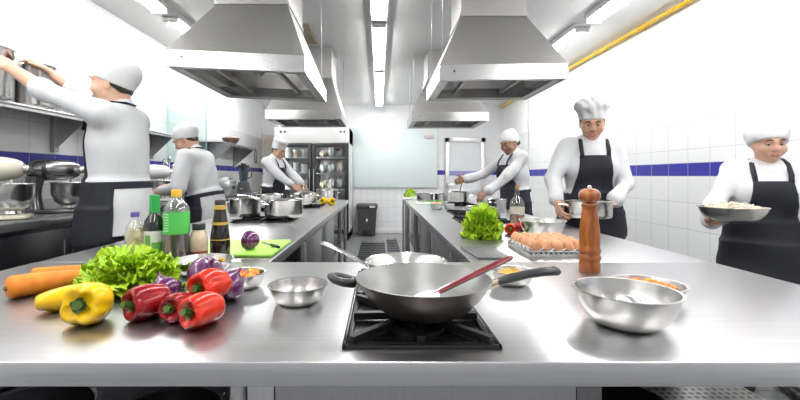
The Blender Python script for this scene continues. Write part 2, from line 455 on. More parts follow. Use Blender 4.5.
# slatted shutter left of the fridge
sh = thing('slatted_shutter', 'beige slatted shutter on the back wall left of the display fridge', 'shutter', (-2.37, YB-.02, .3))
f = MB(); f.box(-2.52, -2.49, YB-.05, YB, .3, 2.15); f.box(-2.23, -2.20, YB-.05, YB, .3, 2.15); f.box(-2.52, -2.20, YB-.05, YB, 2.12, 2.15)
part('shutter_frame', f, M['louver'], sh, True)
f = MB()
for k in range(20): f.box(-.135, .135, -.004, .004, -.043, .043, 0, T3(-2.36, YB-.03, .38+.09*k) @ R3('X', .35))
part('slat_panel', f, M['louver'], sh, True)

# clear glass panel standing off the left wall
t = thing('glass_partition', 'clear teal edged glass panel fixed to the left wall beyond the pot shelf', 'partition', (XL, 4.8, .99))
part('pane', MB().box(XL+.005, -2.08, 4.795, 4.803, .99, 2.25), M['panel_glass'], t, True)
part('pane_edge', MB().box(-2.08, -2.072, 4.793, 4.805, .99, 2.25), mat('teal glass edge', (.35, .66, .64), .15, 0, .05), t, True)

# yellow gas pipe along the right wall, with clips
t = thing('gas_pipe', 'yellow gas pipe running along the top of the right wall', 'pipe', (XR-.06, 0, 2.73))
pm = MB(); pm.tube([(XR-.06, YF+.1, 2.735), (XR-.06, YB-.02, 2.735)], .021, 14); part('pipe', pm, M['yellow_pipe'], t, True)
for y in (1.6, 4.05, 6.5):
    c = MB(); c.box(XR-.09, XR-.001, y-.012, y+.012, 2.728, 2.742); c.lathe([(.024, -.014), (.028, -.014), (.028, .014), (.024, .014)], n=16, X=T3(XR-.06, y, 2.735) @ R3('X', PI/2), closed=True)
    part('clip', c, M['yellow_pipe'], t, True)
t = thing('wall_conduit', 'thin vertical grey pipe with a switch box on the far right wall', 'pipe', (XR-.02, 7.2, .1))
pm = MB(); pm.tube([(XR-.02, 7.2, .1), (XR-.02, 7.2, 2.6)], .012, 10); part('pipe', pm, mat('pale grey conduit', (.6, .6, .6), .5), t, True)
part('switch_box', MB().box(XR-.05, XR, 7.26, 7.36, 1.21, 1.40, .006), M['grey_plastic'], t, True)
pm = MB().box(XR-.055, XR-.05, 7.29, 7.33, 1.27, 1.34); part('switch', pm, M['white_plastic'], t, True)

# ------------------------------------------------------------------ fluorescent battens on the ceiling
def batten(x, y0, y1, label):
    yc = (y0+y1)/2; L = y1-y0
    t = thing('ceiling_light', label, 'light', (x, yc, ZC), 0, 'fluorescent battens on the ceiling')
    h = MB(); h.box(-.082, .082, -L/2, L/2, -.052, -.001, .004)
    part('housing', h, M['white_enamel'], t)
    dm = MB()
    prof = [(-.066, -.045), (-.064, -.060), (-.048, -.078), (0, -.086), (.048, -.078), (.064, -.060), (.066, -.045)]
    dm.prism([(p[0], -L/2+.03, p[1]) for p in prof], (0, L-.06, 0))
    part('diffuser', dm, M['tube'], t)
    for s in (-1, 1):
        e = MB(); e.box(-.07, .07, s*(L/2-.03), s*L/2, -.091, -.03, .006); part('end_cap', e, M['white_plastic'], t)
    return t
batten(0, .6, 2.16, 'added unseen batten light overhead in the middle row')  # out of view, added for extra light near the camera
batten(0, 2.2, 3.78, 'first batten light of the middle ceiling row at top of the photo')
batten(0, 3.92, 5.54, 'long lit batten light, second in the middle ceiling row')
batten(0, 5.64, 7.18, 'third batten light in the middle ceiling row')
batten(0, 7.26, 8.40, 'batten light of the middle row closest to the back wall')
batten(-1.98, .4, 2.0, 'added unseen batten light overhead in the left row')  # extra lamp above the view, added for light on the left
batten(-1.98, 2.05, 3.62, 'batten light of the left ceiling row cut by the top photo edge')
batten(-1.98, 3.78, 5.34, 'batten light of the left ceiling row partly behind the near left hood')
batten(2.06, .7, 2.2, 'added unseen batten light overhead in the right row')  # extra lamp above the view, added for light on the right
batten(2.06, 2.3, 3.86, 'batten light above the pipe cut by the top photo edge on the right')
batten(2.06, 4.05, 5.6, 'batten light partly behind the near right hood')
batten(-1.98, 5.5, 7.06, 'added batten light extending the left ceiling row, hidden behind the hoods')  # this lamp and the next are added to brighten the far sides
batten(2.06, 5.76, 7.3, 'added batten light extending the right ceiling row, hidden behind the hoods')
batten(-1.98, -1.4, .2, 'added unseen fill batten behind the camera, left row')  # three unseen lamps added behind the camera to light the near sides
batten(0, -1.2, .4, 'added unseen fill batten behind the camera, middle row')
batten(2.06, -1.1, .5, 'added unseen fill batten behind the camera, right row')

# ------------------------------------------------------------------ extractor hoods
def hood(xa, xb, ya, yb, za, tilt, neck, label, zc=2.42):
    """xa..xb, ya..yb: footprint of the lip; za: lower edge; neck: x0,x1,y0,y1"""
    zl = za+.105
    t = thing('extractor_hood', label, 'hood', ((xa+xb)/2, (ya+yb)/2, za), 0, 'steel extractor hoods over the cooking lines')
    sk = lambda x: (xa+xb)/2*0+tilt*((xa+xb)/2-x)            # hangs a little out of level
    lip = MB(); w = .014
    for (p, q, r, s_) in ((xa, xb, ya, ya+w), (xa, xb, yb-w, yb), (xa, xa+w, ya+w, yb-w), (xb-w, xb, ya+w, yb-w)):
        b = MB().box(p, q, r, s_, za, zl); b.v = [(x, y, z+sk(x)) for x, y, z in b.v]; lip.add(b.v, b.f)
    part('lip', lip, M['hoodlip'], t, True, 30)
    # gutter folded inwards along the lower edge
    g = MB(); gw = .055
    for (p, q, r, s_) in ((xa+w, xb-w, ya+w, ya+w+gw), (xa+w, xb-w, yb-w-gw, yb-w), (xa+w, xa+w+gw, ya+w, yb-w), (xb-w-gw, xb-w, ya+w, yb-w)):
        b = MB().box(p, q, r, s_, za+.004, za+.012); b.v = [(x, y, z+sk(x)) for x, y, z in b.v]; g.add(b.v, b.f)
    part('gutter', g, M['hoodin'], t, True, 30)
    # pyramid skirt (two skins)
    n0, n1, m0, m1 = neck
    def skirt(ins, dz, m, name):
        A = [(xa+ins, ya+ins, zl+dz+sk(xa)), (xb-ins, ya+ins, zl+dz+sk(xb)), (xb-ins, yb-ins, zl+dz+sk(xb)), (xa+ins, yb-ins, zl+dz+sk(xa))]
        B = [(n0+ins*.4, m0+ins*.4, zc+dz), (n1-ins*.4, m0+ins*.4, zc+dz), (n1-ins*.4, m1-ins*.4, zc+dz), (n0+ins*.4, m1-ins*.4, zc+dz)]
        s = MB(); s.add(A+B, [(i, (i+1) % 4, 4+(i+1) % 4, 4+i) for i in range(4)]); part(name, s, m, t, True, 20)
    skirt(0, 0, M['hood'], 'skirt'); skirt(.012, -.012, M['hoodin'], 'skirt_lining')
    d = MB(); d.add([(n0, m0, zc), (n1, m0, zc), (n1, m1, zc), (n0, m1, zc), (n0, m0, ZC-.002), (n1, m0, ZC-.002), (n1, m1, ZC-.002), (n0, m1, ZC-.002)],
                    [(0,1,5,4), (1,2,6,5), (2,3,7,6), (3,0,4,7)])
    d.box(n0-.012, n1+.012, m0-.012, m1+.012, zc-.002, zc+.02)
    part('duct', d, M['hood'], t, True, 20)
    # grease filter rails seen from below
    for x in (xa+.27*(xb-xa), xa+.72*(xb-xa)):
        b = MB().box(x-.012, x+.012, ya+.05, yb-.05, za+.05, za+.085, .003); part('filter_rail', b, M['hoodin'], t, True)
    lamp = MB(); lamp.sphere(((xa+xb)/2, (ya+yb)/2, za+.15), (.05, .05, .07)); part('lamp_cover', lamp, mat('grey lamp glass', (.5, .5, .48), .2), t, True)
    # hanging wires up to the ceiling
    for x in ((xb-.03,) if xb < 0 else (xa+.03,)):
        for y in (ya+.10, yb-.05):
            wv = MB(); wv.tube([(x, y, zl-.02+sk(x)), (x+(.01 if x > 0 else -.01), y, ZC-.005)], .0022, 6); part('hanging_wire', wv, M['door'], t, True)
    pl = MB(); pl.lathe([(0, 0), (.006, 0), (.006, .004), (0, .004)], n=12, X=T3(xa+.1, ya-.003, za+.06+sk(xa)) @ R3('X', PI/2)); part('rivet', pl, M['black_plastic'], t, True)
    return t
hood(-1.33, -.464, 2.49, 3.50, 1.905, .045, (-1.12, -.63, 2.75, 3.25), 'near left steel extractor hood above the bottles and the man')
hood(-1.32, -.44, 4.63, 5.42, 1.90, .0, (-1.12, -.57, 4.80, 5.3), 'far left steel extractor hood in front of the display fridge')
hood(.413, 1.29, 2.73, 3.49, 1.90, -.012, (.605, 1.084, 2.95, 3.35), 'near right steel extractor hood above the lettuce and eggs')
hood(.385, 1.31, 4.78, 5.55, 1.90, .0, (.60, 1.09, 4.95, 5.4), 'far right steel extractor hood smaller and lower in the photo')
# brassy ventilation grilles flush with the ceiling
def ceiling_vent(x0, x1, y0, y1, label):
    t = thing('ceiling_vent', label, 'vent', ((x0+x1)/2, (y0+y1)/2, ZC-.01))
    f = MB(); f.box(x0, x1, y0, y0+.03, ZC-.014, ZC-.001); f.box(x0, x1, y1-.03, y1, ZC-.014, ZC-.001); f.box(x0, x0+.03, y0+.03, y1-.03, ZC-.014, ZC-.001); f.box(x1-.03, x1, y0+.03, y1-.03, ZC-.014, ZC-.001)
    mm = mat('brassy grille', (.40, .35, .25), .4, .5, .15, 30)
    part('frame', f, mm, t, True)
    g = MB(); n = 9
    for k in range(n): g.box(x0+.03, x1-.03, y0+.05+k*(y1-y0-.1)/n, y0+.05+(k+.55)*(y1-y0-.1)/n, ZC-.010, ZC-.004)
    part('grille_panel', g, mm, t, True)
ceiling_vent(-.98, -.71, 4.08, 4.66, 'brassy ceiling vent just right of the near left hood')
ceiling_vent(-.98, -.76, 6.9, 7.5, 'brassy ceiling vent beyond the far left hood')

# ------------------------------------------------------------------ work counters
LIP = .046
def slab(x0, x1, y0, y1, bev=.003): return MB().box(x0, x1, y0, y1, TZ-LIP, TZ, bev, seg=4)
def leg(x, y, z0=0, z1=TZ-LIP, r=.019):
    m = MB(); m.tube([(x, y, z0+.02), (x, y, z1)], r, 14); m.lathe([(0, 0), (.024, 0), (.024, .03), (0, .03)], (x, y, z0), 14); return m
t = thing('front_worktop', 'wide brushed steel worktop in the foreground carrying the wok and vegetables', 'worktop', (0, 1.15, 0))
part('top', slab(-1.36, 1.316, .731, 1.579), M['top'], t, True, 12)
for x in (-1.30, -.28, .42, 1.26):
    for y in (.80, 1.50): part('leg', leg(x, y), M['steel'], t, True)
part('undershelf', MB().box(.42, 1.28, .78, 1.55, .47, .50, .004), M['perf'], t, True, label='perforated steel shelf')
part('undershelf', MB().box(-1.32, -.28, .78, 1.55, .44, .47, .004), M['dark_steel'], t, True, label='dark lower shelf')
part('back_panel', MB().box(-1.32, -.28, 1.53, 1.55, .1, .85), M['dark_steel'], t, True)
c = MB().box(-.20, .378, .765, 1.5, .12, TZ-LIP-.002, .004)
cb = part('burner_cabinet', c, steel('front cabinet steel', (.30, .30, .305), .35, (60, 60, 2)), t, True)
part('leg_cover', MB().box(.380, .43, .77, .83, .02, TZ-LIP-.002, .004), M['dark_steel'], t, True)
part('leg_cover', MB().box(-.255, -.202, .77, .83, .02, TZ-LIP-.002, .004), M['door'], t, True)

def cabinet_line(name, label, cat, x0, x1, xface, y0, y1, segs, other):
    """a long worktop whose aisle side is a row of doors, open bays and posts; segs: (kind, ya, yb)"""
    t = thing(name, label, cat, ((x0+x1)/2, (y0+y1)/2, 0))
    part('top', slab(x0, x1, y0, y1), M['top'], t, True, 12)
    sgn = 1 if xface > (x0+x1)/2 else -1
    back = xface-sgn*.62
    for kind, ya, yb in segs:
        if kind == 'door':
            part('carcass', MB().box(back, xface-sgn*.02, ya, yb, .12, TZ-LIP), M['door'], t, True)
            dpart = part('cabinet_door', MB().box(xface-sgn*.02, xface, ya+.008, yb-.008, .14, TZ-LIP-.02, .004), M['door'], t, True)
            k = MB(); k.lathe([(0, 0), (.018, 0), (.022, .012), (.018, .02), (0, .022)], n=16, X=T3(xface, (ya*.55+yb*.45), .46) @ R3('Y', sgn*PI/2)); part('knob', k, M['black_plastic'], dpart, True)
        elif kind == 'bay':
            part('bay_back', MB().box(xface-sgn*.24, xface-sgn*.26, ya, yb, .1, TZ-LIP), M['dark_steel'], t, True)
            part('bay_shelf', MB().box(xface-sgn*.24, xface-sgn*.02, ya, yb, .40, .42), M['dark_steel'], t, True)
    ys = sorted({s[1] for s in segs} | {s[2] for s in segs} | {y1-.03})
    for y in ys: part('leg', leg(xface-sgn*.03, y), M['steel'], t, True)
    for y in (y0+.1, y1-.05): part('leg', leg(x0+.06 if sgn > 0 else x1-.06, y), M['steel'], t, True)
    part('side_panel', MB().box(other-.006, other+.006, y0+.12, y1-.08, .1, TZ-LIP), M['door'], t, True)
    return t
cabinet_line('cooking_counter', 'long steel counter on the left with pots, burners and a green board', 'counter', -1.35, -.435, -.45, 1.581, 5.67,
             [('bay', 1.62, 2.45), ('door', 2.47, 3.15), ('door', 3.17, 4.0), ('bay', 4.05, 4.85), ('bay', 4.88, 5.6)], -1.30)
cabinet_line('cooking_counter', 'long steel counter on the right with lettuce, eggs and stock pots', 'counter', .364, 1.316, .38, 1.581, 5.67,
             [('bay', 1.62, 2.15), ('door', 2.17, 2.90), ('door', 2.92, 3.70), ('bay', 3.74, 4.45), ('bay', 4.5, 5.6)], 1.26)
# small white-topped table past the right counter
t = thing('side_table', 'small white topped steel table past the end of the right counter', 'table', (.85, 6.2, 0))
part('top', MB().box(.36, 1.30, 5.82, 6.62, .885, .92, .004), M['white_enamel'], t, True)
for x in (.40, 1.26):
    for y in (5.87, 6.57): part('leg', leg(x, y, 0, .885), M['steel'], t, True)
part('panel', MB().box(.46, 1.25, 5.84, 5.86, .3, .885), M['white_enamel'], t, True)

# wall counter on the left
WZ = .987
t = thing('mixer_counter', 'dark steel counter along the left wall carrying the stand mixers', 'counter', (-2.25, 3.9, 0))
part('top', MB().box(XL+.002, -1.95, 1.3, 7.35, WZ-.045, WZ, .005), mat('grey counter top', (.30, .31, .32), .25, .7, .1, 9), t, True)
part('backsplash', MB().box(XL+.002, XL+.02, 1.3, 7.35, WZ, WZ+.08, .003), M['steel'], t, True)
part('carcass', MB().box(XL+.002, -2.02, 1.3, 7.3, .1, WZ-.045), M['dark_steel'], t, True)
ys = [1.35+.62*k for k in range(10)]
for ya, yb in zip(ys, ys[1:]):
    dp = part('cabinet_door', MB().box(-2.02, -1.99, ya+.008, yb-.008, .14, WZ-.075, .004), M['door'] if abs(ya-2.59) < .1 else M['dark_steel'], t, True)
    hm = MB(); hm.tube([(-1.985, yb-.09, .72), (-1.965, yb-.09, .72), (-1.965, yb-.09, .84), (-1.985, yb-.09, .84)], .005, 8); part('door_handle', hm, M['chrome'], dp, True)

# wall shelves on the left wall
def wall_shelf(ya, yb, depth, z, label, gusset=.27):
    t = thing('wall_shelf', label, 'shelf', (XL+depth/2, (ya+yb)/2, z-.03))
    x1 = XL+depth
    s = MB(); s.box(XL+.002, x1, ya, yb, z-.004, z); s.box(x1-.004, x1, ya, yb, z-.035, z); s.tube([(x1, ya, z-.008), (x1, yb, z-.008)], .010, 10)
    part('shelf_board', s, M['steel'], t, True)
    for y in (ya+.25*(yb-ya), yb-.012):
        g = MB(); g.prism([(XL+.002, y, z-.005), (x1-.02, y, z-.005), (x1-.02, y, z-.03), (XL+.002, y, z-gusset)], (0, .006, 0))
        g.box(XL+.001, XL+.035, y-.02, y+.026, z-gusset, z-.005)
        part('bracket', g, M['door'], t, True)
    return t
wall_shelf(1.5, 3.13, .28, 1.696, 'near steel wall shelf holding the big stock pots at far left')
wall_shelf(3.28, 4.45, .28, 1.696, 'middle steel wall shelf behind the reaching man')
wall_shelf(5.6, 7.0, .38, 1.725, 'far steel wall shelf with a bowl, left of the fridge', .34)

# ------------------------------------------------------------------ display fridge
fx0, fx1, fy, fz = -1.99, -.57, 7.6, 2.17
t = thing('display_fridge', 'white two door glass display fridge against the back wall', 'fridge', ((fx0+fx1)/2, 8.1, 0))
b = MB()
b.box(fx0, fx0+.05, fy+.05, YB-.03, .05, fz); b.box(fx1-.05, fx1, fy+.05, YB-.03, .05, fz); b.box(fx0, fx1, YB-.08, YB-.03, .05, fz)
b.box(fx0, fx1, fy+.05, YB-.03, .05, .16); b.box(fx0, fx1, fy+.05, YB-.03, fz-.30, fz); b.box((fx0+fx1)/2-.02, (fx0+fx1)/2+.02, fy+.05, YB-.1, .16, fz-.3)
part('body', b, M['white_enamel'], t, True)
hd = part('header', MB().box(fx0, fx1, fy, fy+.05, fz-.30, fz, .006), M['white_enamel'], t, True)
for x in (fx0+.12, fx0+.20, fx1-.16, fx1-.09):
    k = MB(); k.lathe([(0, 0), (.02, 0), (.02, .012), (0, .014)], n=14, X=T3(x, fy, fz-.09) @ R3('X', PI/2)); part('dial', k, M['grey_plastic'], hd, True)
mid = (fx0+fx1)/2
fsh = [.62, .98, 1.30, 1.60]
for z in fsh:
    part('wire_shelf', MB().box(fx0+.05, fx1-.05, fy+.12, YB-.1, z-.012, z), M['aluminium'], t, True)
for xa, xb in ((fx0+.01, mid-.005), (mid+.005, fx1-.01)):
    fr = MB(); zt = fz-.31
    fr.box(xa, xa+.075, fy, fy+.045, .14, zt, .004); fr.box(xb-.075, xb, fy, fy+.045, .14, zt, .004); fr.box(xa+.07, xb-.07, fy, fy+.045, zt-.07, zt, .004); fr.box(xa+.07, xb-.07, fy, fy+.045, .14, .22, .004)
    dp = part('fridge_door', fr, M['black_plastic'], t, True)
    part('door_glass', MB().box(xa+.07, xb-.07, fy+.015, fy+.022, .21, zt-.06), M['fridge_glass'], dp, True)
    hx = xb-.035 if xa < mid-.3 else xa+.035
    hm = MB(); hm.tube([(hx, fy, .95), (hx, fy-.04, .97), (hx, fy-.04, 1.35), (hx, fy, 1.37)], .010, 8); part('door_handle', hm, M['aluminium'], dp, True)
for x in (fx0+.07, mid+.03):
    part('fridge_lamp', MB().box(x, x+.02, fy+.06, fy+.08, .3, fz-.34, .004), M['tube'], t, True)
part('plinth', MB().box(fx0+.02, fx1-.02, fy+.06, YB-.05, 0, .055), M['grey_plastic'], t, True)
tubmat = [mat('pale food tub', (.72, .73, .70), .35, 0, .08), mat('grey food tub', (.45, .46, .46), .4, 0, .15), mat('cloudy bag', (.66, .67, .66), .3, 0, .25, 30), mat('buff food tub', (.62, .54, .42), .5, 0, .2)]
ordn = ['lowest', 'second', 'third', 'top']
for di, (xa, xb) in enumerate(((fx0+.12, mid-.10), (mid+.10, fx1-.12))):
    side = ('left', 'right')[di]
    for si, z in enumerate(fsh):
        n = 3
        for k in range(n):
            w = (xb-xa)/n; cx = xa+w*(k+.5); hgt = random.uniform(.13, .22); r = w*.44
            m_ = tubmat[(k+si*2+di) % 4]
            tb = MB()
            if di == 0:
                tb.lathe([(0, 0), (r*.85, 0), (r, hgt*.9), (r, hgt), (r*.92, hgt+.01), (0, hgt+.01)], n=18)
                o = thing('food_tub', 'round food tub, number %s from left on the %s shelf behind the fridge left door' % (('one', 'two', 'three')[k], ordn[si]), 'tub', (cx, fy+.28, z), 0, 'tubs in the fridge')
                part('tub', tb, m_, o)
                lm = MB(); lm.lathe([(0, hgt+.01), (r*1.04, hgt+.01), (r*1.04, hgt+.025), (0, hgt+.03)], n=18); part('lid', lm, M['white_plastic'], o)
            else:
                def fn(u, v, r=r, hgt=hgt, s=si*3+k):
                    th = 2*PI*u; ph = PI*v
                    q = 1+.16*math.sin(3*th+s)*math.sin(2*ph+s)+.10*math.sin(7*th+s*2)
                    return (r*1.05*q*math.sin(ph)*math.cos(th), .12*q*math.sin(ph)*math.sin(th), max(0, hgt*.55*(1-math.cos(ph)*q)))
                tb.grid(fn, 22, 12, wrap_u=True)
                o = build('food_bag', tb, m_, None, (0, 0, 0)); o.location = (cx, fy+.30, z)
                tag(o, 'cloudy food bag, number %s from left on the %s shelf behind the fridge right door' % (('one', 'two', 'three')[k], ordn[si]), 'bag', 'bags in the fridge')

# ------------------------------------------------------------------ pedal bin
t = thing('pedal_bin', 'dark grey plastic pedal bin standing under the glass board', 'bin', (-.255, 8.42, 0))
b = MB(); b.add([(-.17,-.15,.02),(.17,-.15,.02),(.17,.15,.02),(-.17,.15,.02),(-.205,-.19,.57),(.205,-.19,.57),(.205,.19,.57),(-.205,.19,.57)], [(0,3,2,1),(4,5,6,7),(0,1,5,4),(1,2,6,5),(2,3,7,6),(3,0,4,7)])
part('bucket', b, M['grey_plastic'], t)
part('lid', MB().box(-.225, .225, -.21, .21, .565, .655, .03), M['grey_plastic'], t)
part('lid_label', MB().box(.06, .17, -.214, -.209, .585, .625), M['paper'], t)
part('emblem', MB().box(-.015, .015, -.185, -.168, .30, .36), M['paper'], t)
pd = MB(); pd.box(-.07, .07, -.235, -.10, .02, .045, .008); pd.box(-.09, .09, -.165, -.14, .015, .15, .01); part('pedal', pd, M['black_plastic'], t)

# floor mats of black rubber slats in the aisle
for k, (xa, xb, ya, yb, lab) in enumerate(((-.33, .10, 4.2, 7.6, 'dark slatted floor mat in the aisle on the bin side'), (.14, .34, 5.9, 7.9, 'narrow dark floor mat near the white side table'))):
    m_ = MB(); n = int((yb-ya)/.17)
    for i in range(n): m_.box(xa, xb, ya+i*.17, ya+i*.17+.125, .001, .014, .003)
    m_.box(xa+.02, xa+.05, ya, yb, .0005, .008); m_.box(xb-.05, xb-.02, ya, yb, .0005, .008)
    o = build('floor_mat', m_, M['black_plastic'], None, ((xa+xb)/2, (ya+yb)/2, 0)); tag(o, lab, 'mat')
# ------------------------------------------------------------------ kitchenware
def mixer(name_label, loc, rz, headmat, h=.36):
    """stand mixer; head points along +X local"""
    t = thing('stand_mixer', name_label, 'mixer', loc, rz, 'stand mixers on the wall counter')
    b = MB(); b.box(-.13, .19, -.085, .085, 0, .03, .022, seg=3); part('base', b, headmat, t, ang=60)
    p = MB()
    def post(u, v):
        a = 2*PI*u; z = .02+.23*v; w = .055-.012*math.sin(PI*v); d = .06-.02*math.sin(PI*v)
        return (-.085+w*math.cos(a)-.012*math.sin(PI*v), d*math.sin(a), z)
    p.grid(post, 20, 9, wrap_u=True); part('column', p, headmat, t, ang=60)
    hd = MB()
    prof = [(0, -.155), (.030, -.150), (.052, -.13), (.066, -.09), (.073, -.03), (.073, .02), (.068, .07), (.057, .115), (.043, .14), (.036, .147), (0, .147)]
    hd.lathe(prof, n=28, X=T3(.01, 0, .295) @ R3('Y', PI/2)); hp = part('motor_head', hd, headmat, t, ang=60)
    k = MB(); k.lathe([(0, 0), (.022, 0), (.024, .012), (.02, .03), (0, .032)], n=18, X=T3(.152, 0, .295) @ R3('Y', PI/2)); part('hub_cap', k, M['chrome'], hp)
    k = MB(); k.lathe([(.0725, -.012), (.074, -.012), (.074, .012), (.0725, .012)], n=28, X=T3(-.03, 0, .295) @ R3('Y', PI/2), closed=True); part('trim_band', k, M['black_plastic'] if headmat is not M['cream'] else M['chrome'], hp)
    k = MB(); k.sphere((-.02, -.074, .29), .011, 12, 8); part('speed_lever', k, M['black_plastic'], hp)
    bw = MB(); bw.lathe([(0, .035), (.055, .035), (.05, .05), (.085, .075), (.108, .13), (.112, .205), (.116, .208), (.112, .211), (.107, .205), (.103, .13), (.08, .08), (0, .06)], (.10, 0, 0), 32)
    part('mixing_bowl', bw, M['bowl'], t, ang=50)
    s = MB(); s.tube([(.10, 0, .24), (.10, 0, .12)], .008, 8); s.tube([(.10+.05*math.cos(a), .02*math.sin(a), .12+.03*math.sin(a*2)) for a in [2*PI*i/16 for i in range(16)]], .004, 6, closed=True)
    part('beater', s, M['chrome'], t)
    return t
mixer('cream stand mixer with a steel bowl at the left photo edge', (-2.24, 2.29, WZ), .5, M['cream'])
mixer('grey metallic stand mixer between the cream mixer and the reaching man', (-2.25, 2.75, WZ), .5, M['silver_enamel'])
mixer('white stand mixer in front of the second man', (-2.24, 3.95, WZ), .35, M['white_enamel'])

def stockpot(name, label, cat, loc, r, h, handles='loops', lid=False, rz=0, group=None, m=None):
    m = m or M['pot']
    t = thing(name, label, cat, loc, rz, group)
    b = MB(); b.lathe([(0, 0), (r*.92, 0), (r*.985, .008), (r, .03), (r, h-.006), (r+.006, h), (r+.003, h+.003), (r-.004, h-.002), (r-.005, .03), (r*.9, .008), (0, .006)], n=40); part('body', b, m, t, ang=50)
    if handles == 'loops':
        for s in (-1, 1):
            hm = MB(); hm.tube([(s*(r-.002), -.045, h*.78), (s*(r+.03), -.042, h*.80), (s*(r+.045), 0, h*.81), (s*(r+.03), .042, h*.80), (s*(r-.002), .045, h*.78)], .006, 8, flat=(1.3, .8)); part('handle', hm, M['chrome'], t)
    elif handles == 'long':
        hm = MB(); hm.tube([(r-.002, 0, h*.75), (r+.04, 0, h*.82), (r+.12, 0, h*.90), (r+.20, 0, h*.93)], [.009, .008, .009, .010], 8, flat=(1.5, .7)); part('handle', hm, M['chrome'], t)
    if lid:
        l = MB(); l.lathe([(0, h+.035), (r*.5, h+.026), (r*.95, h+.006), (r+.004, h+.002), (r*.95, h), (0, h+.03)], n=36); lp = part('lid', l, m, t)
        k = MB(); k.tube([(-.03, 0, h+.03), (-.028, 0, h+.06), (.028, 0, h+.06), (.03, 0, h+.03)], .005, 8); part('lid_handle', k, M['chrome'], lp)
    return t
SZ = 1.696
stockpot('stock_pot', 'largest steel stock pot at the left photo edge on the near wall shelf', 'pot', (-2.40, 2.42, SZ+.001), .145, .32, rz=.9)
stockpot('stock_pot', 'middle steel stock pot on the near wall shelf behind the outstretched arm', 'pot', (-2.40, 2.755, SZ+.001), .135, .30, rz=1.2)
stockpot('stock_pot', 'tall narrow steel stock pot at the right end of the near wall shelf', 'pot', (-2.42, 3.02, SZ+.001), .095, .27, rz=.7)
stockpot('stock_pot', 'lidded steel pot on the middle wall shelf behind the reaching man', 'pot', (-2.405, 3.46, SZ+.001), .13, .27, rz=.3, lid=True)

# gas hob in the front worktop
def grate(mb, cx, cy, rx, ry, z0, z1):
    w = .008
    for sx in (-1, 1): mb.box(cx+sx*rx-w*.6, cx+sx*rx+w*.6, cy-ry, cy+ry, z0-.004, z0+.003, .001)
    for sy in (-1, 1): mb.box(cx-rx, cx+rx, cy+sy*ry-w*.6, cy+sy*ry+w*.6, z0-.004, z0+.003, .001)
    for a in range(8):
        th = PI/4*a+PI/8*0; dx, dy = math.cos(th), math.sin(th)
        L = min(rx/abs(dx) if abs(dx) > .01 else 9, ry/abs(dy) if abs(dy) > .01 else 9)
        p0 = Vector((cx+dx*.045, cy+dy*.045)); p1 = Vector((cx+dx*L, cy+dy*L)); n = Vector((-dy, dx))*w
        mb.prism([(p0.x-n.x, p0.y-n.y, z1-.012), (p0.x+n.x, p0.y+n.y, z1-.012), (p1.x+n.x, p1.y+n.y, z0), (p1.x-n.x, p1.y-n.y, z0)], (0, 0, .016))
def burner(cx, cy, z):
    b = MB(); b.lathe([(0, 0), (.062, 0), (.062, .008), (.05, .012), (.05, .006), (.03, .006), (.03, .016), (.022, .02), (0, .02)], (cx, cy, z), 32); return b
t = thing('gas_hob', 'black two burner gas hob set into the front worktop under the wok', 'hob', (.084, 1.07, TZ))
x0, x1, y0, y1 = -.073, .241, .782, 1.40
tr = MB(); tr.box(x0, x1, y0, y1, TZ+.0004, TZ+.003); 
for (a, b_, c_, d_) in ((x0, x1, y0, y0+.008), (x0, x1, y1-.008, y1), (x0, x0+.008, y0, y1), (x1-.008, x1, y0, y1)): tr.box(a, b_, c_, d_, TZ+.0004, TZ+.009, .002)
part('tray', tr, M['black_enamel'], t, True)
for cy in (.935, 1.235):
    g = MB(); grate(g, .084, cy, .143, .140, TZ+.006, TZ+.020); part('grate', g, M['black_iron'], t, True)
    part('burner_ring', burner(.084, cy-.04, TZ+.003), M['black_iron'], t, True)
GZ = TZ+.022
# wok
wx, wy, wr, wd = .100, .912, .152, .086
t = thing('wok', 'large dark wok with a long black handle on the front gas burner', 'wok', (wx, wy, GZ))
prof = [(wr*math.sin(a), wd*(1-math.cos(a))/(1-math.cos(1.12))) for a in [0]]
pts = [(0, 0), (.035, .0), (.06, .004), (.085, .013), (.108, .028), (.128, .050), (.142, .070), (wr, wd)]
b = MB(); b.lathe(pts+[(wr+.0015, wd+.0015)], n=64); part('pan', b, M['wok'], t, ang=60)
b = MB(); b.lathe([(wr+.0015, wd+.0015), (wr-.001, wd+.002), (.139, .073), (.125, .053), (.105, .032), (.083, .017), (.055, .008), (0, .006)], n=64); part('pan_lining', b, M['wokin'], t, ang=60)
# long handle, right
fer = MB(); fer.tube([(wr-.006, .0, wd-.018), (wr+.010, .002, wd-.014), (wr+.020, .004, wd-.011)], [.010, .0105, .0105], 14, flat=(1.1, .9)); part('ferrule', fer, mat('brass ferrule', (.50, .43, .30), .25, .9, .1), t)
hm = MB(); hm.tube([(wr+.016, .004, wd-.012), (wr+.05, .010, wd-.004), (wr+.09, .016, wd+.004), (wr+.13, .024, wd+.008), (wr+.165, .030, wd+.008), (wr+.172, .031, wd+.007)], [.0105, .0125, .0115, .0125, .0125, .007], 16, flat=(1.25, .8)); hp = part('long_handle', hm, M['black_plastic'], t, ang=70)
hm = MB(); hm.lathe([(.004, 0), (.006, 0), (.006, .003), (.004, .003)], n=12, X=T3(wr+.158, .029, wd+.0155), closed=True); part('hanging_eye', hm, M['grey_plastic'], hp)
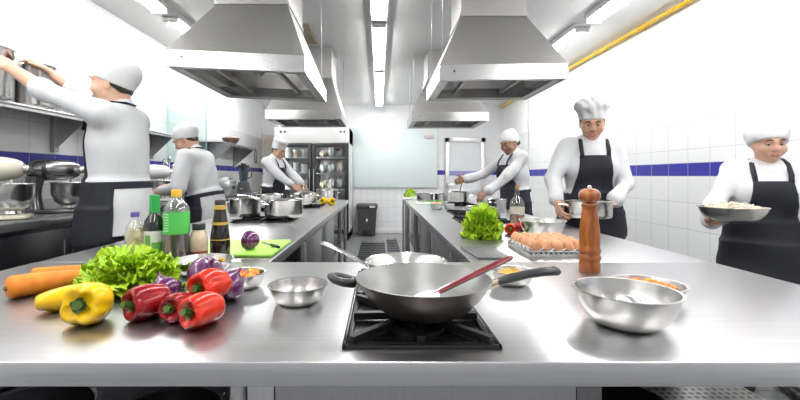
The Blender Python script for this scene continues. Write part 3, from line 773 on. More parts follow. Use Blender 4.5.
# loop handle, left
fer = MB(); fer.tube([(-wr+.006, .0, wd-.014), (-wr-.012, .002, wd-.010)], .009, 12); part('ferrule', fer, bpy.data.materials['brass ferrule'], t)
hm = MB(); hm.tube([(-wr-.008, -.012, wd-.010), (-wr-.028, -.018, wd-.006), (-wr-.048, -.016, wd-.001), (-wr-.058, 0.002, wd+.002), (-wr-.048, .020, wd-.001), (-wr-.028, .022, wd-.006), (-wr-.008, .016, wd-.010)], [.010, .010, .009, .009, .009, .010, .010], 12, closed=True); part('loop_handle', hm, M['black_plastic'], t, ang=70)
# turner resting in the wok: handle and white blade
t = thing('spatula', 'white spatula with a dark red handle resting in the wok', 'spatula', (.10, .87, .98))
A = Vector((.118, .868, .984)); Bq = Vector((.325, .985, 1.040)); dirv = (Bq-A).normalized()
hm = MB(); hm.tube([A, A.lerp(Bq, .08), A.lerp(Bq, .5), A.lerp(Bq, .96), Bq], [.0055, .0075, .0080, .0085, .006], 14, flat=(1.25, .75)); part('handle', hm, M['red_handle'], t, True, 70)
side = dirv.cross(Vector((0, 0, 1))).normalized(); nrm = side.cross(dirv).normalized()
bl = MB()
def blade(u, v, top):
    L = .062*u; w = (.010+.022*min(1, u*2.2)**.6)*(1 if u < .82 else math.sqrt(max(0, 1-((u-.82)/.19)**2)))
    p = A-dirv*(L-.008)+side*(w*(2*v-1))-nrm*(.010*u*u)+nrm*((.0032-.0015*u) if top else -(.0025-.001*u))
    return p
bl.grid(lambda u, v: blade(u, v, True), 14, 9); bl.grid(lambda u, v: blade(u, 1-v, False), 14, 9)
part('blade', bl, M['silicone'], t, True, 70)

# steel frying pan behind the wok
fx, fy_, fr = .082, 1.225, .122
t = thing('frying_pan', 'stainless steel frying pan with a long handle behind the wok', 'pan', (fx, fy_, GZ))
b = MB(); b.lathe([(0, 0), (.088, 0), (.098, .006), (.112, .035), (fr-.003, .056), (fr+.003, .060), (fr, .062), (fr-.006, .056), (.109, .036), (.095, .010), (.085, .005), (0, .005)], n=56); part('pan', b, M['pot'], t, ang=50)
a0 = math.atan2(.035, -.235)
ca, sa = math.cos(a0), math.sin(a0)
hm = MB(); hm.tube([(ca*(fr-.006), sa*(fr-.006), .040), (ca*(fr+.02), sa*(fr+.02), .052), (ca*(fr+.07), sa*(fr+.07), .078), (ca*(fr+.135), sa*(fr+.135), .105), (ca*(fr+.148), sa*(fr+.148), .108)], [.010, .0085, .0085, .0095, .006], 12, flat=(1.35, .55)); hp = part('handle', hm, M['chrome'], t, ang=60)
rv = MB()
for s in (-1, 1):
    for z in (.035, .050): rv.sphere((ca*(fr-.013)-s*.012*sa, sa*(fr-.013)+s*.012*ca, z), .004, 10, 6)
part('rivet', rv, M['chrome'], hp)

# pepper mill
t = thing('pepper_mill', 'tall varnished wooden pepper mill on the front worktop at right', 'mill', (.752, 1.43, TZ))
b = MB(); b.lathe([(0, 0), (.034, 0), (.0355, .004), (.0355, .030), (.033, .034), (.0335, .038), (.0365, .046), (.0365, .054), (.033, .060), (.033, .064), (.0365, .070), (.0365, .078), (.033, .085), (.034, .10), (.0345, .125), (.032, .16), (.0275, .195), (.0245, .218), (.024, .228), (.027, .234), (.027, .239), (.024, .243), (0, .243)], n=44); part('body', b, M['wood'], t, ang=50)
b = MB(); b.lathe([(0, .243), (.022, .243), (.024, .247), (.033, .253), (.0365, .266), (.0355, .279), (.028, .290), (.015, .295), (0, .296)], n=44); hp = part('head', b, M['wood'], t, ang=50)
b = MB(); b.lathe([(0, .295), (.006, .295), (.007, .300), (.005, .306), (0, .307)], n=18); part('top_nut', b, M['chrome'], hp)

# ---- mixing bowls
def bowl(label, loc, r, h, rb, group='steel bowls on the worktops', m=None, name='mixing_bowl', lip=.006):
    m = m or M['bowl']
    t = thing(name, label, 'bowl', loc, 0, group)
    P = [(0, 0), (rb, 0)]
    for k in range(1, 9):
        a = k/8*PI/2*.86
        P.append((rb+(r-rb)*math.sin(a)/math.sin(PI/2*.86), h*(1-math.cos(a))/(1-math.cos(PI/2*.86))))
    out = P+[(r+lip, h+.0005), (r+lip, h+.002), (r-.001, h+.0015)]
    inn = [(max(0, p[0]-.002), p[1]+.002) for p in reversed(P[:-1])]; inn[-1] = (0, .002)
    b = MB(); b.lathe(out+inn, n=56); part('shell', b, m, t, ang=45)
    return t
bowl('large deep steel mixing bowl with a ladle at the right front', (.565, .918, TZ), .106, .079, .048)
t = thing('ladle', 'steel ladle lying inside the large mixing bowl', 'ladle', (.565, .918, TZ+.03))
b = MB(); b.lathe([(0, -.016), (.012, -.0145), (.022, -.008), (.027, .002), (.0285, .003), (.0285, .0045), (.026, .0035), (.021, -.006), (.011, -.0125), (0, -.014)], n=32, X=T3(.590, .95, TZ+.040) @ R3('Y', 2.75) @ R3('X', .25)); part('cup', b, M['steel'], t, True, 60)
b = MB(); b.tube([(.565, .93, TZ+.040), (.54, .915, TZ+.038), (.50, .905, TZ+.058), (.474, .90, TZ+.073)], .004, 8, flat=(1.5, .7)); part('handle', b, M['chrome'], t, True)
bowl('shallow steel bowl of diced tomato behind the large mixing bowl', (.735, 1.095, TZ), .086, .046, .05)
bowl('small steel bowl of yellow seasoning near the spatula tip', (.420, 1.262, TZ), .062, .042, .034)
bowl('empty small steel bowl left of the wok handle', (-.219, 1.08, TZ), .074, .047, .042)
bowl('small steel bowl of diced carrot beside the purple onions', (-.415, 1.225, TZ), .062, .044, .036)
bowl('wide steel bowl behind the purple onions below the bottles', (-.615, 1.395, TZ), .098, .05, .055)
bowl('empty wide steel bowl on the right counter behind the eggs', (.925, 2.27, TZ), .122, .088, .06)
for x, y, r, z, m1, m2, lab, sd in ((.735, 1.095, .060, TZ+.026, 'tomato_dice', 'orange_dice', 'heap of diced tomato in the shallow steel bowl', 1), (-.415, 1.225, .044, TZ+.026, 'orange_dice', 'tomato_dice', 'heap of diced carrot in the small steel bowl', 2), (-.60, 1.40, .06, TZ+.022, 'orange_dice', 'leaf_dark', 'heap of chopped orange vegetables in the wide steel bowl', 3)):
    r_ = random.Random(sd); a = MB(); b = MB()
    for k in range(90):
        th = r_.uniform(0, 2*PI); q = r*math.sqrt(r_.random()); s = r_.uniform(.004, .0075)
        X = T3(x+q*math.cos(th), y+q*math.sin(th), z+.012*(1-(q/r)**2)*r_.random()+.002+.35*.04*(q/r)**2) @ Matrix.Rotation(r_.uniform(0, 3), 4, Vector((r_.random(), r_.random(), r_.random()+.1)))
        (a if k % 3 else b).box(-s, s, -s, s, -s*.8, s*.8, .0012, X, 1)
    o = build('diced_vegetable', a, M[m1], None, (x, y, z)); tag(o, lab, 'diced vegetables', kind='stuff')
    p_ = MB(); p_.v = [(v[0]-x, v[1]-y, v[2]-z) for v in b.v]; p_.f = b.f
    build('mixed_dice', p_, M[m2], o)
def heap(r, h, sd, res=26):
    r_ = random.Random(sd); ph = [r_.uniform(0, 6) for _ in range(6)]
    def fn(u, v):
        th = 2*PI*u; q = r*v
        return (q*math.cos(th), q*math.sin(th), h*(1-v*v)*(1+.25*math.sin(9*th+ph[0])*v+.2*math.sin(23*v*3+ph[1]+5*th)))
    return MB().grid(fn, res*2, res//2, wrap_u=True)
o = build('seasoning_heap', heap(.050, .018, 4), M['mustard'], None, (0, 0, 0)); o.location = (.420, 1.262, TZ+.028); tag(o, 'heap of yellow seasoning in the small steel bowl', 'seasoning', kind='stuff')

# ------------------------------------------------------------------ bottles (left back of the front worktop)
def lathe_part(name, prof, m, t, n=32, ang=50, label=None): return part(name, MB().lathe(prof, n=n), m, t, False, ang, label)
BZ = TZ
t = thing('oil_bottle', 'clear wavy plastic bottle of pale oil with a purple cap, leftmost bottle', 'bottle', (-.910, 1.49, BZ))
h = .205
body = [(0, 0), (.030, 0), (.034, .006)]+[(.0335+.0016*math.sin(z*180), z) for z in [.012+.006*k for k in range(19)]]+[(.032, .135), (.029, .150), (.020, .166), (.0125, .178), (.012, .190), (0, .190)]
lathe_part('bottle', body, M['oil_plastic'], t)
lathe_part('oil', [(0, .003), (.028, .003), (.031, .008), (.0312, .125), (.027, .145), (.0, .146)], mat('pale oil', (.66, .60, .30), .1, 0, .25, 45, coat=.5), t)
lathe_part('cap', [(0, .188), (.014, .188), (.0145, .203), (.012, .206), (0, .206)], mat('purple cap', (.10, .06, .30), .4), t)
t = thing('wine_bottle', 'dark glass bottle with a green foil neck and white label', 'bottle', (-.850, 1.515, BZ))
lathe_part('bottle', [(0, 0), (.035, 0), (.0375, .006), (.0375, .155), (.034, .172), (.022, .192), (.0165, .205), (.015, .26), (0, .26)], mat('dark green bottle glass', (.010, .014, .010), .06, 0, .2, coat=.6), t)
lathe_part('foil', [(.0178, .203), (.0182, .203), (.0175, .235), (.0172, .268), (0, .270)], mat('green foil', (.03, .42, .09), .35, .2, .08), t)
lathe_part('label', [(.0379, .03), (.0381, .03), (.0381, .135), (.0379, .135)], M['paper'], t)
gs = MB()
gs.grid(lambda u, v: (.0385*math.cos(-1.35+1.0*u), .0385*math.sin(-1.35+1.0*u), .034+.06*v), 10, 3); gs.grid(lambda u, v: (.0385*math.cos(-2.0+.55*u), .0385*math.sin(-2.0+.55*u), .040+.08*v), 6, 3)
part('label_print', gs, mat('leaf green print', (.12, .42, .06), .5, 0, .2, 40), t)
t = thing('soy_bottle', 'large clear bottle half full of dark soy sauce with a green label and yellow cap', 'bottle', (-.765, 1.51, BZ))
lathe_part('bottle', [(0, 0), (.040, 0), (.045, .008), (.0455, .06), (.044, .10), (.0455, .12), (.0455, .205), (.042, .225), (.030, .243), (.018, .252), (.0155, .262), (.0155, .268), (0, .268)], M['oil_plastic'], t)
lathe_part('sauce', [(0, .003), (.038, .003), (.043, .010), (.0438, .06), (.0424, .10), (.0435, .118), (.0435, .122), (0, .122)], mat('black soy sauce', (.010, .005, .003), .08, 0, .2, coat=.6), t)
lathe_part('label', [(.0460, .125), (.0462, .125), (.0462, .205), (.0460, .205)], mat('bright green label', (.09, .56, .10), .4, 0, .06), t)
pr = MB()
for k in range(7):                                   # column of pale characters on the label
    for q in range(3):
        a = -2.15+.16*q; z = .134+.010*k
        pr.grid(lambda u, v, a=a, z=z: (.0466*math.cos(a+.11*u), .0466*math.sin(a+.11*u), z+.0025+.0045*v*(.6 if (k+q) % 2 else 1)), 4, 2)
part('label_print', pr, M['paper'], t)
lathe_part('cap', [(0, .262), (.0185, .262), (.019, .285), (.0165, .289), (0, .289)], mat('amber yellow cap', (.76, .42, .03), .35, 0, .06), t)
t = thing('sauce_jar', 'small jar of creamy dressing with a black lid beside the dark sauce bottle', 'jar', (-.695, 1.54, BZ))
lathe_part('jar', [(0, 0), (.030, 0), (.033, .005), (.033, .062), (.034, .070), (.033, .10), (.027, .122), (.022, .130), (.022, .138), (0, .138)], mat('cream dressing', (.62, .50, .34), .12, 0, .15, 20, coat=.7), t)
lathe_part('lid', [(0, .134), (.0235, .134), (.024, .155), (.022, .158), (0, .158)], M['black_plastic'], t)
lathe_part('label', [(.0334, .008), (.0336, .008), (.0336, .055), (.0334, .055)], mat('dark red jar label', (.30, .05, .03), .4, 0, .3, 30), t)
pr = MB().grid(lambda u, v: (.034*math.cos(-2.3+.7*u), .034*math.sin(-2.3+.7*u), .010+.040*v), 8, 3); part('label_print', pr, M['black_plastic'], t)
t = thing('sauce_bottle', 'tall tapered dark sauce bottle with yellow neck bands', 'bottle', (-.648, 1.63, BZ))
lathe_part('bottle', [(0, 0), (.037, 0), (.0395, .006), (.0395, .07), (.037, .10), (.031, .145), (.0245, .185), (.0215, .215), (.021, .228), (0, .228)], mat('dark brown bottle glass', (.012, .005, .003), .07, 0, .2, coat=.6), t)
lathe_part('cap', [(0, .226), (.0215, .226), (.0215, .240), (.019, .243), (0, .243)], M['black_plastic'], t)
lathe_part('neck_band', [(.0228, .205), (.0232, .205), (.0222, .223), (.0218, .223)], mat('gold band', (.66, .42, .06), .35, .3, .1), t)
lathe_part('shoulder_band', [(.0318, .143), (.0322, .143), (.0305, .154), (.0301, .154)], bpy.data.materials['gold band'], t)
lathe_part('base_line', [(.0397, .082), (.0400, .082), (.0396, .086), (.0393, .086)], bpy.data.materials['gold band'], t)
pr = MB().grid(lambda u, v: (.0224*math.cos(-1.6+.9*u), .0224*math.sin(-1.6+.9*u), .206+.015*v), 6, 3); part('neck_label', pr, M['paper'], t)
# oil bottle by the eggs
t = thing('vinegar_bottle', 'clear glass bottle with a cork half full of amber oil on the right counter', 'bottle', (.945, 2.74, TZ))
lathe_part('bottle', [(0, 0), (.044, 0), (.048, .006), (.048, .14), (.044, .165), (.028, .190), (.017, .205), (.015, .245), (.017, .248), (.017, .254), (0, .254)], M['glass'], t)
lathe_part('oil', [(0, .004), (.042, .004), (.0455, .008), (.0455, .075), (0, .075)], mat('amber oil', (.34, .13, .02), .1, 0, .2, coat=.5), t)
lathe_part('cork', [(0, .250), (.014, .250), (.0155, .28), (0, .281)], M['cork'], t)
lathe_part('label', [(.0484, .085), (.0486, .085), (.0486, .13), (.0484, .13)], mat('pale bottle label', (.66, .64, .52), .5, 0, .1), t)

# ------------------------------------------------------------------ vegetables
def place(root_name, label, cat, pieces, loc, z, group=None, sink=.002):
    """pieces: list of (part name, MB, material); all share a local frame, set down on height z at loc"""
    mz = min(p[1].minz() for p in pieces)
    t = thing(root_name, label, cat, (loc[0], loc[1], z), 0, group)
    for nm, mb, m in pieces:
        mb.xform(T3(0, 0, -mz-sink)); part(nm, mb, m, t, ang=75)
    return t
def pepper(label, loc, size, length, axis, m, lobes=4, spin=0., sd=0, taper=.16, z=TZ, curve=0., name='bell_pepper', depth=.21):
    r_ = random.Random(sd); R = size/2; ph = [r_.uniform(0, 6) for _ in range(8)]; amp = [r_.uniform(.75, 1.2) for _ in range(lobes)]
    def fn(u, v):
        th = 2*PI*u; p = PI*v
        c, s = math.cos(p), math.sin(p)
        zz = length/2*(c-.50*math.exp(-(p/.45)**2)+.14*math.exp(-((PI-p)/.38)**2))
        f = ((th+spin)/(2*PI/lobes)) % 1.0; li = int((th+spin)/(2*PI/lobes)) % lobes
        groove = 1-abs(math.sin(PI*f))**.85
        near = .22+.95*math.exp(-(p/1.0)**2)+.35*math.exp(-((PI-p)/.6)**2)
        q = 1-depth*groove*near+.06*(amp[li]-1)*math.sin(PI*f)
        q *= 1+.030*math.sin(th+ph[0]+1.5*p)+.022*math.sin(4*p+ph[1])*math.sin(2*th+ph[2])+.010*math.sin(6*p+ph[3])*math.cos(2*th+ph[4]+2*p)
        r = R*max(s, 0)**.62*(1-taper*(1-c)/2)*q
        zz *= 1+.05*(amp[li]-1)*3*math.sin(PI*f)
        return (r*math.cos(th)+curve*math.sin(p)**2*R, r*math.sin(th), zz)
    b = MB().grid(fn, 72, 40, wrap_u=True)
    z0 = length/2*(1-.50)
    cal = MB()
    def cf(u, v):
        th = 2*PI*u; rr = R*.30*v*(1+.13*math.cos(lobes*th+spin+2))
        return (rr*math.cos(th), rr*math.sin(th), z0+.003+.010*v*v-.002*(v > .97)+.002*math.sin(6*th)*v)
    cal.grid(cf, 36, 7, wrap_u=True)
    st = MB(); st.tube([(0, 0, z0-.002), (.001, 0, z0+.010), (.004, .001, z0+.020), (.006, .001, z0+.026)], [R*.20, R*.15, R*.15, R*.19], 12)
    X = align_z(axis, spin)
    for q in (b, cal, st): q.xform(X)
    mz = b.minz()
    t = thing(name, label, 'pepper', (loc[0], loc[1], z), 0)
    for q in (b, cal, st): q.xform(T3(0, 0, -mz-.002))
    part('flesh', b, m, t, ang=180); c_ = part('calyx', cal, M['stem'], t, ang=180); part('stalk', st, M['stem'], c_, ang=60)
    return t
pepper('large yellow bell pepper with its stalk facing the viewer', (-.672, .925, 0), .112, .105, (.10, -1, .12), M['pep_yellow'], 4, .5, 1, depth=.32)
pepper('long yellow pepper lying behind the large yellow one', (-.790, 1.02, 0), .075, .150, (.75, .5, .05), M['pep_yellow'], 3, .2, 2, .3)
pepper('wrinkled dark red bell pepper right of the yellow peppers', (-.555, .955, 0), .092, .115, (-.60, -1, .0), M['pep_dark'], 4, .9, 3)
pepper('smaller dark red bell pepper in the middle of the red peppers', (-.475, .945, 0), .075, .095, (-.15, -1, .15), M['pep_dark'], 3, .3, 4)
pepper('bright red bell pepper in front, nearest the viewer', (-.400, .905, 0), .086, .108, (-.50, -1, .10), M['pep_orange'], 4, .6, 5)
pepper('bright red bell pepper resting above the front red pepper', (-.435, 1.03, 0), .094, .112, (-.48, -1, .05), M['pep_orange'], 4, .1, 6, z=TZ+.018)

def carrot(label, p0, p1, r, z=TZ, sd=0):
    r_ = random.Random(sd); a = Vector(p0); b = Vector(p1); n = 40; pts = []; rad = []
    perp = Vector((-(b-a).y, (b-a).x, 0)).normalized(); ph = r_.uniform(0, 6)
    for i in range(n+1):
        f = i/n; rr = r*(1-.42*f**1.3)
        if f < .06: rr *= math.sqrt(max(.02, 1-((.06-f)/.06)**2*.85))
        if f > .94: rr *= math.sqrt(max(.01, 1-((f-.94)/.06)**2*.96))
        rr *= 1+.018*math.sin(f*60+ph)+.012*math.sin(f*131)
        pts.append(a.lerp(b, f)+perp*(.008*math.sin(f*3+ph))+Vector((0, 0, z+r*(1-.42*f**1.3)+.000))); rad.append(rr)
    m = MB(); m.tube(pts, rad, 28)
    t = thing('carrot', label, 'carrot', (a.x, a.y, z)); part('root', m, M['carrot'], t, True, 180)
    d = (pts[0]-pts[1]).normalized(); s = MB(); s.tube([pts[0]+d*-.003, pts[0]+d*.004], [r*.28, r*.2], 12); part('crown', s, mat('brown carrot crown', (.20, .13, .04), .8), t, True)
carrot('thick orange carrot lying in front at far left', (-1.015, 1.09, 0), (-.885, 1.315, 0), .033, sd=1)
carrot('thinner orange carrot lying behind the front carrot', (-1.10, 1.26, 0), (-.965, 1.40, 0), .025, sd=2)

def onion(label, loc, r, sd=0, tilt=(0, .4, 1), half=False):
    prof = []
    for k in range(25):
        p = PI*k/24; rr = r*math.sin(p)*(1+.06*math.sin(p)**2); zz = -r*.92*math.cos(p)
        if p > 2.6: zz += r*.28*((p-2.6)/.54)**2; rr = max(rr, 0)
        if p < .4: zz -= r*.05*((.4-p)/.4)**2
        prof.append((max(rr, 0) if 0 < k < 24 else 0, zz))
    b = MB().lathe(prof, n=40)
    tp = MB(); tp.tube([(0, 0, r*1.0), (.002, 0, r*1.22), (.004, .001, r*1.34)], [r*.16, r*.09, r*.05], 10)
    rt = MB()
    for k in range(10):
        a = 2*PI*k/10; rt.tube([(.2*r*math.cos(a)*.4, .2*r*math.sin(a)*.4, -r*.90), (.2*r*math.cos(a), .2*r*math.sin(a), -r*1.05)], .0009, 5)
    X = align_z(tilt)
    for q in (b, tp, rt): q.xform(X)
    mz = b.minz()
    t = thing('red_onion', label, 'onion', (loc[0], loc[1], loc[2]))
    for q in (b, tp, rt): q.xform(T3(0, 0, -mz-.001))
    part('bulb', b, M['onion'], t, ang=180); part('tip', tp, M['onion'], t); part('roots', rt, M['cork'], t)
    return t
onion('shiny purple onion behind the upper red pepper', (-.520, 1.20, TZ), .050, 1, (.5, -.5, .8))
onion('purple onion at the right end of the pepper pile', (-.415, 1.095, TZ), .043, 2, (.6, .2, .9))
onion('purple onion half hidden between lettuce and red peppers', (-.575, 1.07, TZ), .038, 3, (-.4, .1, 1))
# half onion and knife on the lime board
t = thing('cutting_board', 'lime green cutting board on the left counter behind the bottles', 'board', (-.62, 1.86, TZ), 0)
X = T3(-.655, 1.86, 0) @ R3('Z', -.0)
part('board', MB().box(-.205, .205, -.19, .19, TZ+.0005, TZ+.014, .006, X), M['board_green'], t, True)
part('grip_hole', MB().box(.16, .178, -.05, .05, TZ+.0135, TZ+.0145, .0004, X), mat('board slot', (.10, .30, .02), .6), t, True)
t = thing('onion_half', 'half red onion with its white cut face on the lime board', 'onion', (-.575, 1.775, TZ+.014))
b = MB(); r = .043
b.grid(lambda u, v: (r*1.15*math.sin(PI*v)*math.sin(PI*u), -r*1.15*math.cos(PI*v), r*.98*math.sin(PI*v)*math.cos(PI*u)), 26, 18)
X = T3(-.006, 0, r*.97) @ R3('Z', -.35)
b.xform(X); part('skin', b, M['onion'], t, ang=180)
c = MB(); c.grid(lambda u, v: (.001-.003*(1-u)*math.sin(3*PI*u), -r*1.12*u*math.cos(2*PI*v), r*.95*u*math.sin(2*PI*v)), 8, 32, wrap_v=True); c.xform(X); part('cut_face', c, M['onion_flesh'], t, ang=180)
t = thing('paring_knife', 'small paring knife lying on the lime board', 'knife', (-.50, 1.90, TZ+.014))
b = MB(); b.prism([(0, 0, .001), (.10, 0, .001), (.115, .004, .001), (.10, .016, .001), (0, .018, .001)], (0, 0, .0015), T3(0, -.02, .0) @ R3('Z', 2.2)); part('blade', b, M['chrome'], t)
b = MB(); b.box(-.09, 0, -.001, .016, 0, .011, .004, T3(0, -.02, 0) @ R3('Z', 2.2)); part('handle', b, M['black_plastic'], t)

def lettuce(label, loc, R, H, n, sd, squash=(1, 1, 1), frill=1.0):
    """a head of frilly lettuce: short cupped leaves all over a dome, every rim tightly ruffled"""
    r_ = random.Random(sd)
    mb = MB()
    for k in range(n):
        f = (k+.5)/n; az = k*2.39996+r_.uniform(-.25, .25)
        el = math.acos(1-f*1.02 if f < .95 else .03)             # 0 = top of the dome, pi/2 = rim
        d = Vector((math.sin(el)*math.cos(az), math.sin(el)*math.sin(az), math.cos(el)))
        up = Vector((-math.cos(el)*math.cos(az), -math.cos(el)*math.sin(az), math.sin(el)))
        sd_ = d.cross(up).normalized()
        lean = r_.uniform(.15, .6); sw = r_.uniform(-.5, .5)
        up2 = (up*math.cos(sw)+sd_*math.sin(sw)).normalized(); sd2 = d.cross(up2).normalized()
        L = R*r_.uniform(.36, .56); W = R*r_.uniform(.22, .35)
        base = d*R*r_.uniform(.36, .62)
        p1, p2, p3 = r_.uniform(0, 6), r_.uniform(0, 6), r_.uniform(0, 6); fr = r_.uniform(11, 15)
        def fn(u, v):
            s = 2*v-1; fan = s*1.15
            e = u**2.2*(.5+.5*abs(s))+.35*abs(s)**3*u
            ruf = frill*R*.105*e*(math.sin(fr*fan+p1+u)+.6*math.sin(2.2*fr*fan+p2-2*u))
            fold = R*.05*u*math.sin(3*fan+p3)
            w = W*(.25+1.0*u)*math.sin(fan); l = L*u*(.72+.28*math.cos(fan))
            out = l*math.cos(lean*.5)*.85+fold*.4
            p = base+d*(out*.75+ruf*.35)+up2*(-l*math.sin(lean)*.45+.15*L+ruf*.55+fold)+sd2*(w+ruf*.25*math.cos(p3+4*s))
            return (p.x, p.y, max(p.z, -.02*R)*.98+.0006*k*0)
        mb.grid(fn, 11, 37)
    zs = [v[2] for v in mb.v]; z0, z1 = min(zs), sorted(zs)[int(len(zs)*.995)]; rr = sorted(math.hypot(v[0], v[1]) for v in mb.v)[int(len(mb.v)*.95)]
    mb.v = [(v[0]/rr*R*squash[0], v[1]/rr*R*squash[1], (v[2]-z0)/(z1-z0)*H+.0005) for v in mb.v]
    t = thing('lettuce', label, 'lettuce', loc)
    part('leaves', mb, M['lettuce'], t, ang=180)
    s = MB(); s.lathe([(0, 0), (R*.45, .002), (R*.50, H*.25), (R*.3, H*.5), (0, H*.6)], n=18); part('core', s, mat('pale lettuce core', (.50, .64, .14), .5), t)
    return t
lettuce('frilly green lettuce heap behind the yellow and red peppers', (-.75, 1.205, TZ), .118, .112, 120, 3, (1.15, .9, 1))
lettuce('round head of frilly green lettuce on the right counter', (.572, 2.22, TZ), .100, .165, 120, 5)
lettuce('small distant lettuce on the white side table', (.47, 6.1, .921), .10, .125, 26, 6)

# ------------------------------------------------------------------ eggs in their tray
ex, ey, pitch = .665, 1.71, .0485
t = thing('egg_tray', 'clear plastic egg tray on the right counter behind the pepper mill', 'tray', (ex+2*pitch, ey+2.5*pitch, TZ))
def trayf(u, v):
    x = -.03+u*(4*pitch+.06); y = -.03+v*(5*pitch+.06)
    z = .018+.013*math.cos(2*PI*(x/pitch+.5))*.5+.013*math.cos(2*PI*(y/pitch+.5))*.5
    return (ex+x, ey+y, TZ+z+.004)
tm = MB().grid(trayf, 61, 73); part('cup_sheet', tm, M['tray'], t, True, 180)
rm = MB(); xa, xb, ya, yb = ex-.03, ex+4*pitch+.03, ey-.03, ey+5*pitch+.03
rm.tube([(xa, ya, TZ+.022), (xb, ya, TZ+.022), (xb, yb, TZ+.022), (xa, yb, TZ+.022)], .0035, 8, closed=True)
for (p, q) in (((xa, ya), (xb, ya)), ((xb, ya), (xb, yb)), ((xb, yb), (xa, yb)), ((xa, yb), (xa, ya))):
    nn = 12
    rm.grid(lambda u, v, p=p, q=q: (p[0]+(q[0]-p[0])*u, p[1]+(q[1]-p[1])*u, TZ+.0008+(.010+.010*(1 if int(u*24) % 2 else 0))*v), 49, 2)
part('rim', rm, M['tray'], t, True)
prof = [(0, -.0285)]+[(.0218*math.sin(PI*k/14)*(1+.09*math.cos(PI*k/14)), -.0285*math.cos(PI*k/14)) for k in range(1, 14)]+[(0, .0285)]
egg = build('egg', MB().lathe(prof, n=24), M['egg'], ang=180)
tag(egg, 'brown egg sitting in the clear plastic egg tray', 'egg', 'eggs in the tray')
k = 0
for i in range(5):
    for j in range(6):
        o = egg if k == 0 else egg.copy()
        if k: COL.objects.link(o)
        o.location = (ex+i*pitch, ey+j*pitch, TZ+.040); o.rotation_euler = (random.uniform(-.35, .35), random.uniform(-.35, .35), random.uniform(0, 6)); k += 1
# slate board
t = build('slate_board', MB().box(-.07, .07, -.135, .135, .0005, .009, .003), M['slate'], None); t.location = (.462, 1.765, TZ); t.rotation_euler = (0, 0, .06)
tag(t, 'dark slate board at the near corner of the right counter', 'board')
# chillies and peppers by the bowl
def chili(label, p, m, L, r, axis, sd, z=TZ): pepper(label, p, r*2, L, axis, m, 3, .3, sd, .65, z, .3, 'chili_pepper')
pepper('small red pepper left of the wide empty bowl on the right counter', (.765, 2.33, 0), .075, .085, (-.4, -1, .1), M['pep_orange'], 3, .4, 11)
pepper('small red pepper touching the wide empty bowl', (.845, 2.42, 0), .070, .085, (.7, -.7, .1), M['pep_red'], 3, .8, 12)
chili('long green chili lying across the small red peppers', (.83, 2.26, 0), M['chili_green'], .13, .017, (-.9, .3, .05), 13)
chili('second green chili nearer the wide empty bowl', (.795, 2.255, 0), M['chili_green'], .11, .015, (-.6, -.5, .04), 14)

# ------------------------------------------------------------------ the cooking lines
def counter_burner(x, y, label, s=.15):
    t = thing('burner_grate', label, 'burner', (x, y, TZ), 0, 'burner grates on the long counters')
    p = MB(); p.box(-s-.02, s+.02, -s-.02, s+.02, .0005, .006, .002); part('drip_tray', p, M['black_enamel'], t)
    g = MB(); grate(g, 0, 0, s, s, .005, .022); part('grate', g, M['black_iron'], t)
    part('burner_ring', burner(0, 0, .006), M['black_iron'], t)
counter_burner(-.86, 3.10, 'black burner grate under the nearest pot on the left counter', .20)
counter_burner(-1.08, 3.98, 'black burner grate under the long handled saucepan', .16)
counter_burner(-.80, 4.36, 'black burner grate under the pot near the cook by the fridge', .16)
counter_burner(.78, 3.02, 'black burner grate behind the round lettuce', .18)
counter_burner(.84, 3.62, 'black burner grate in front of the pot being stirred', .18)
counter_burner(.93, 4.66, 'black burner grate under the pot being stirred', .17)
stockpot('casserole', 'nearest steel casserole on the left counter', 'pot', (-.735, 3.09, TZ+.024), .145, .135, 'loops', rz=.6)
stockpot('casserole', 'steel casserole beside the nearest casserole at its left', 'pot', (-1.06, 3.16, TZ+.024), .12, .14, 'loops', rz=.2)
stockpot('saucepan', 'steel saucepan with its long handle pointing left', 'pot', (-1.08, 3.95, TZ+.024), .125, .135, 'long', rz=PI*.98)
stockpot('casserole', 'lidded steel casserole by the yellow peppers on the left counter', 'pot', (-.80, 4.34, TZ+.024), .125, .125, 'loops', rz=.4, lid=True)
stockpot('stock_pot', 'lidded steel pot at the far end of the left counter', 'pot', (-.68, 5.42, TZ+.001), .12, .15, 'loops', lid=True)
pepper('yellow pepper left of the pair at the far end of the left counter', (-.655, 4.72, 0), .10, .12, (-.5, -1, .1), M['pep_yellow'], 4, .5, 21)
pepper('yellow pepper right of the pair at the far end of the left counter', (-.56, 4.66, 0), .10, .12, (.5, -1, .1), M['pep_yellow'], 4, .1, 22)
stockpot('stock_pot', 'steel pot being stirred by the woman in the headscarf', 'pot', (.92, 4.68, TZ+.024), .125, .135, 'loops', rz=.3)
stockpot('casserole', 'small steel pot to the right of the pot being stirred', 'pot', (1.09, 3.72, TZ+.001), .088, .125, 'loops', rz=.8)
stockpot('casserole', 'steel pot directly behind the round lettuce', 'pot', (.76, 3.02, TZ+.024), .10, .085, 'loops', rz=.2)
for x, lab in ((.62, 'dark pan at the far left end of the right counter'), (.86, 'dark pan beside the far pan at the end of the right counter'), (1.10, 'dark pan nearest the stirring woman at the counter end')):
    stockpot('dark_pan', lab, 'pan', (x, 5.42, TZ+.001), .11, .10, 'loops', m=M['silver_enamel'])
t = thing('herb_board', 'chopping board heaped with chopped green herbs on the right counter', 'board', (.66, 4.95, TZ))
part('board', MB().box(.45, .90, 4.75, 5.15, TZ+.0005, TZ+.012, .004), M['white_plastic'], t, True)
hb = MB(); r_ = random.Random(9)
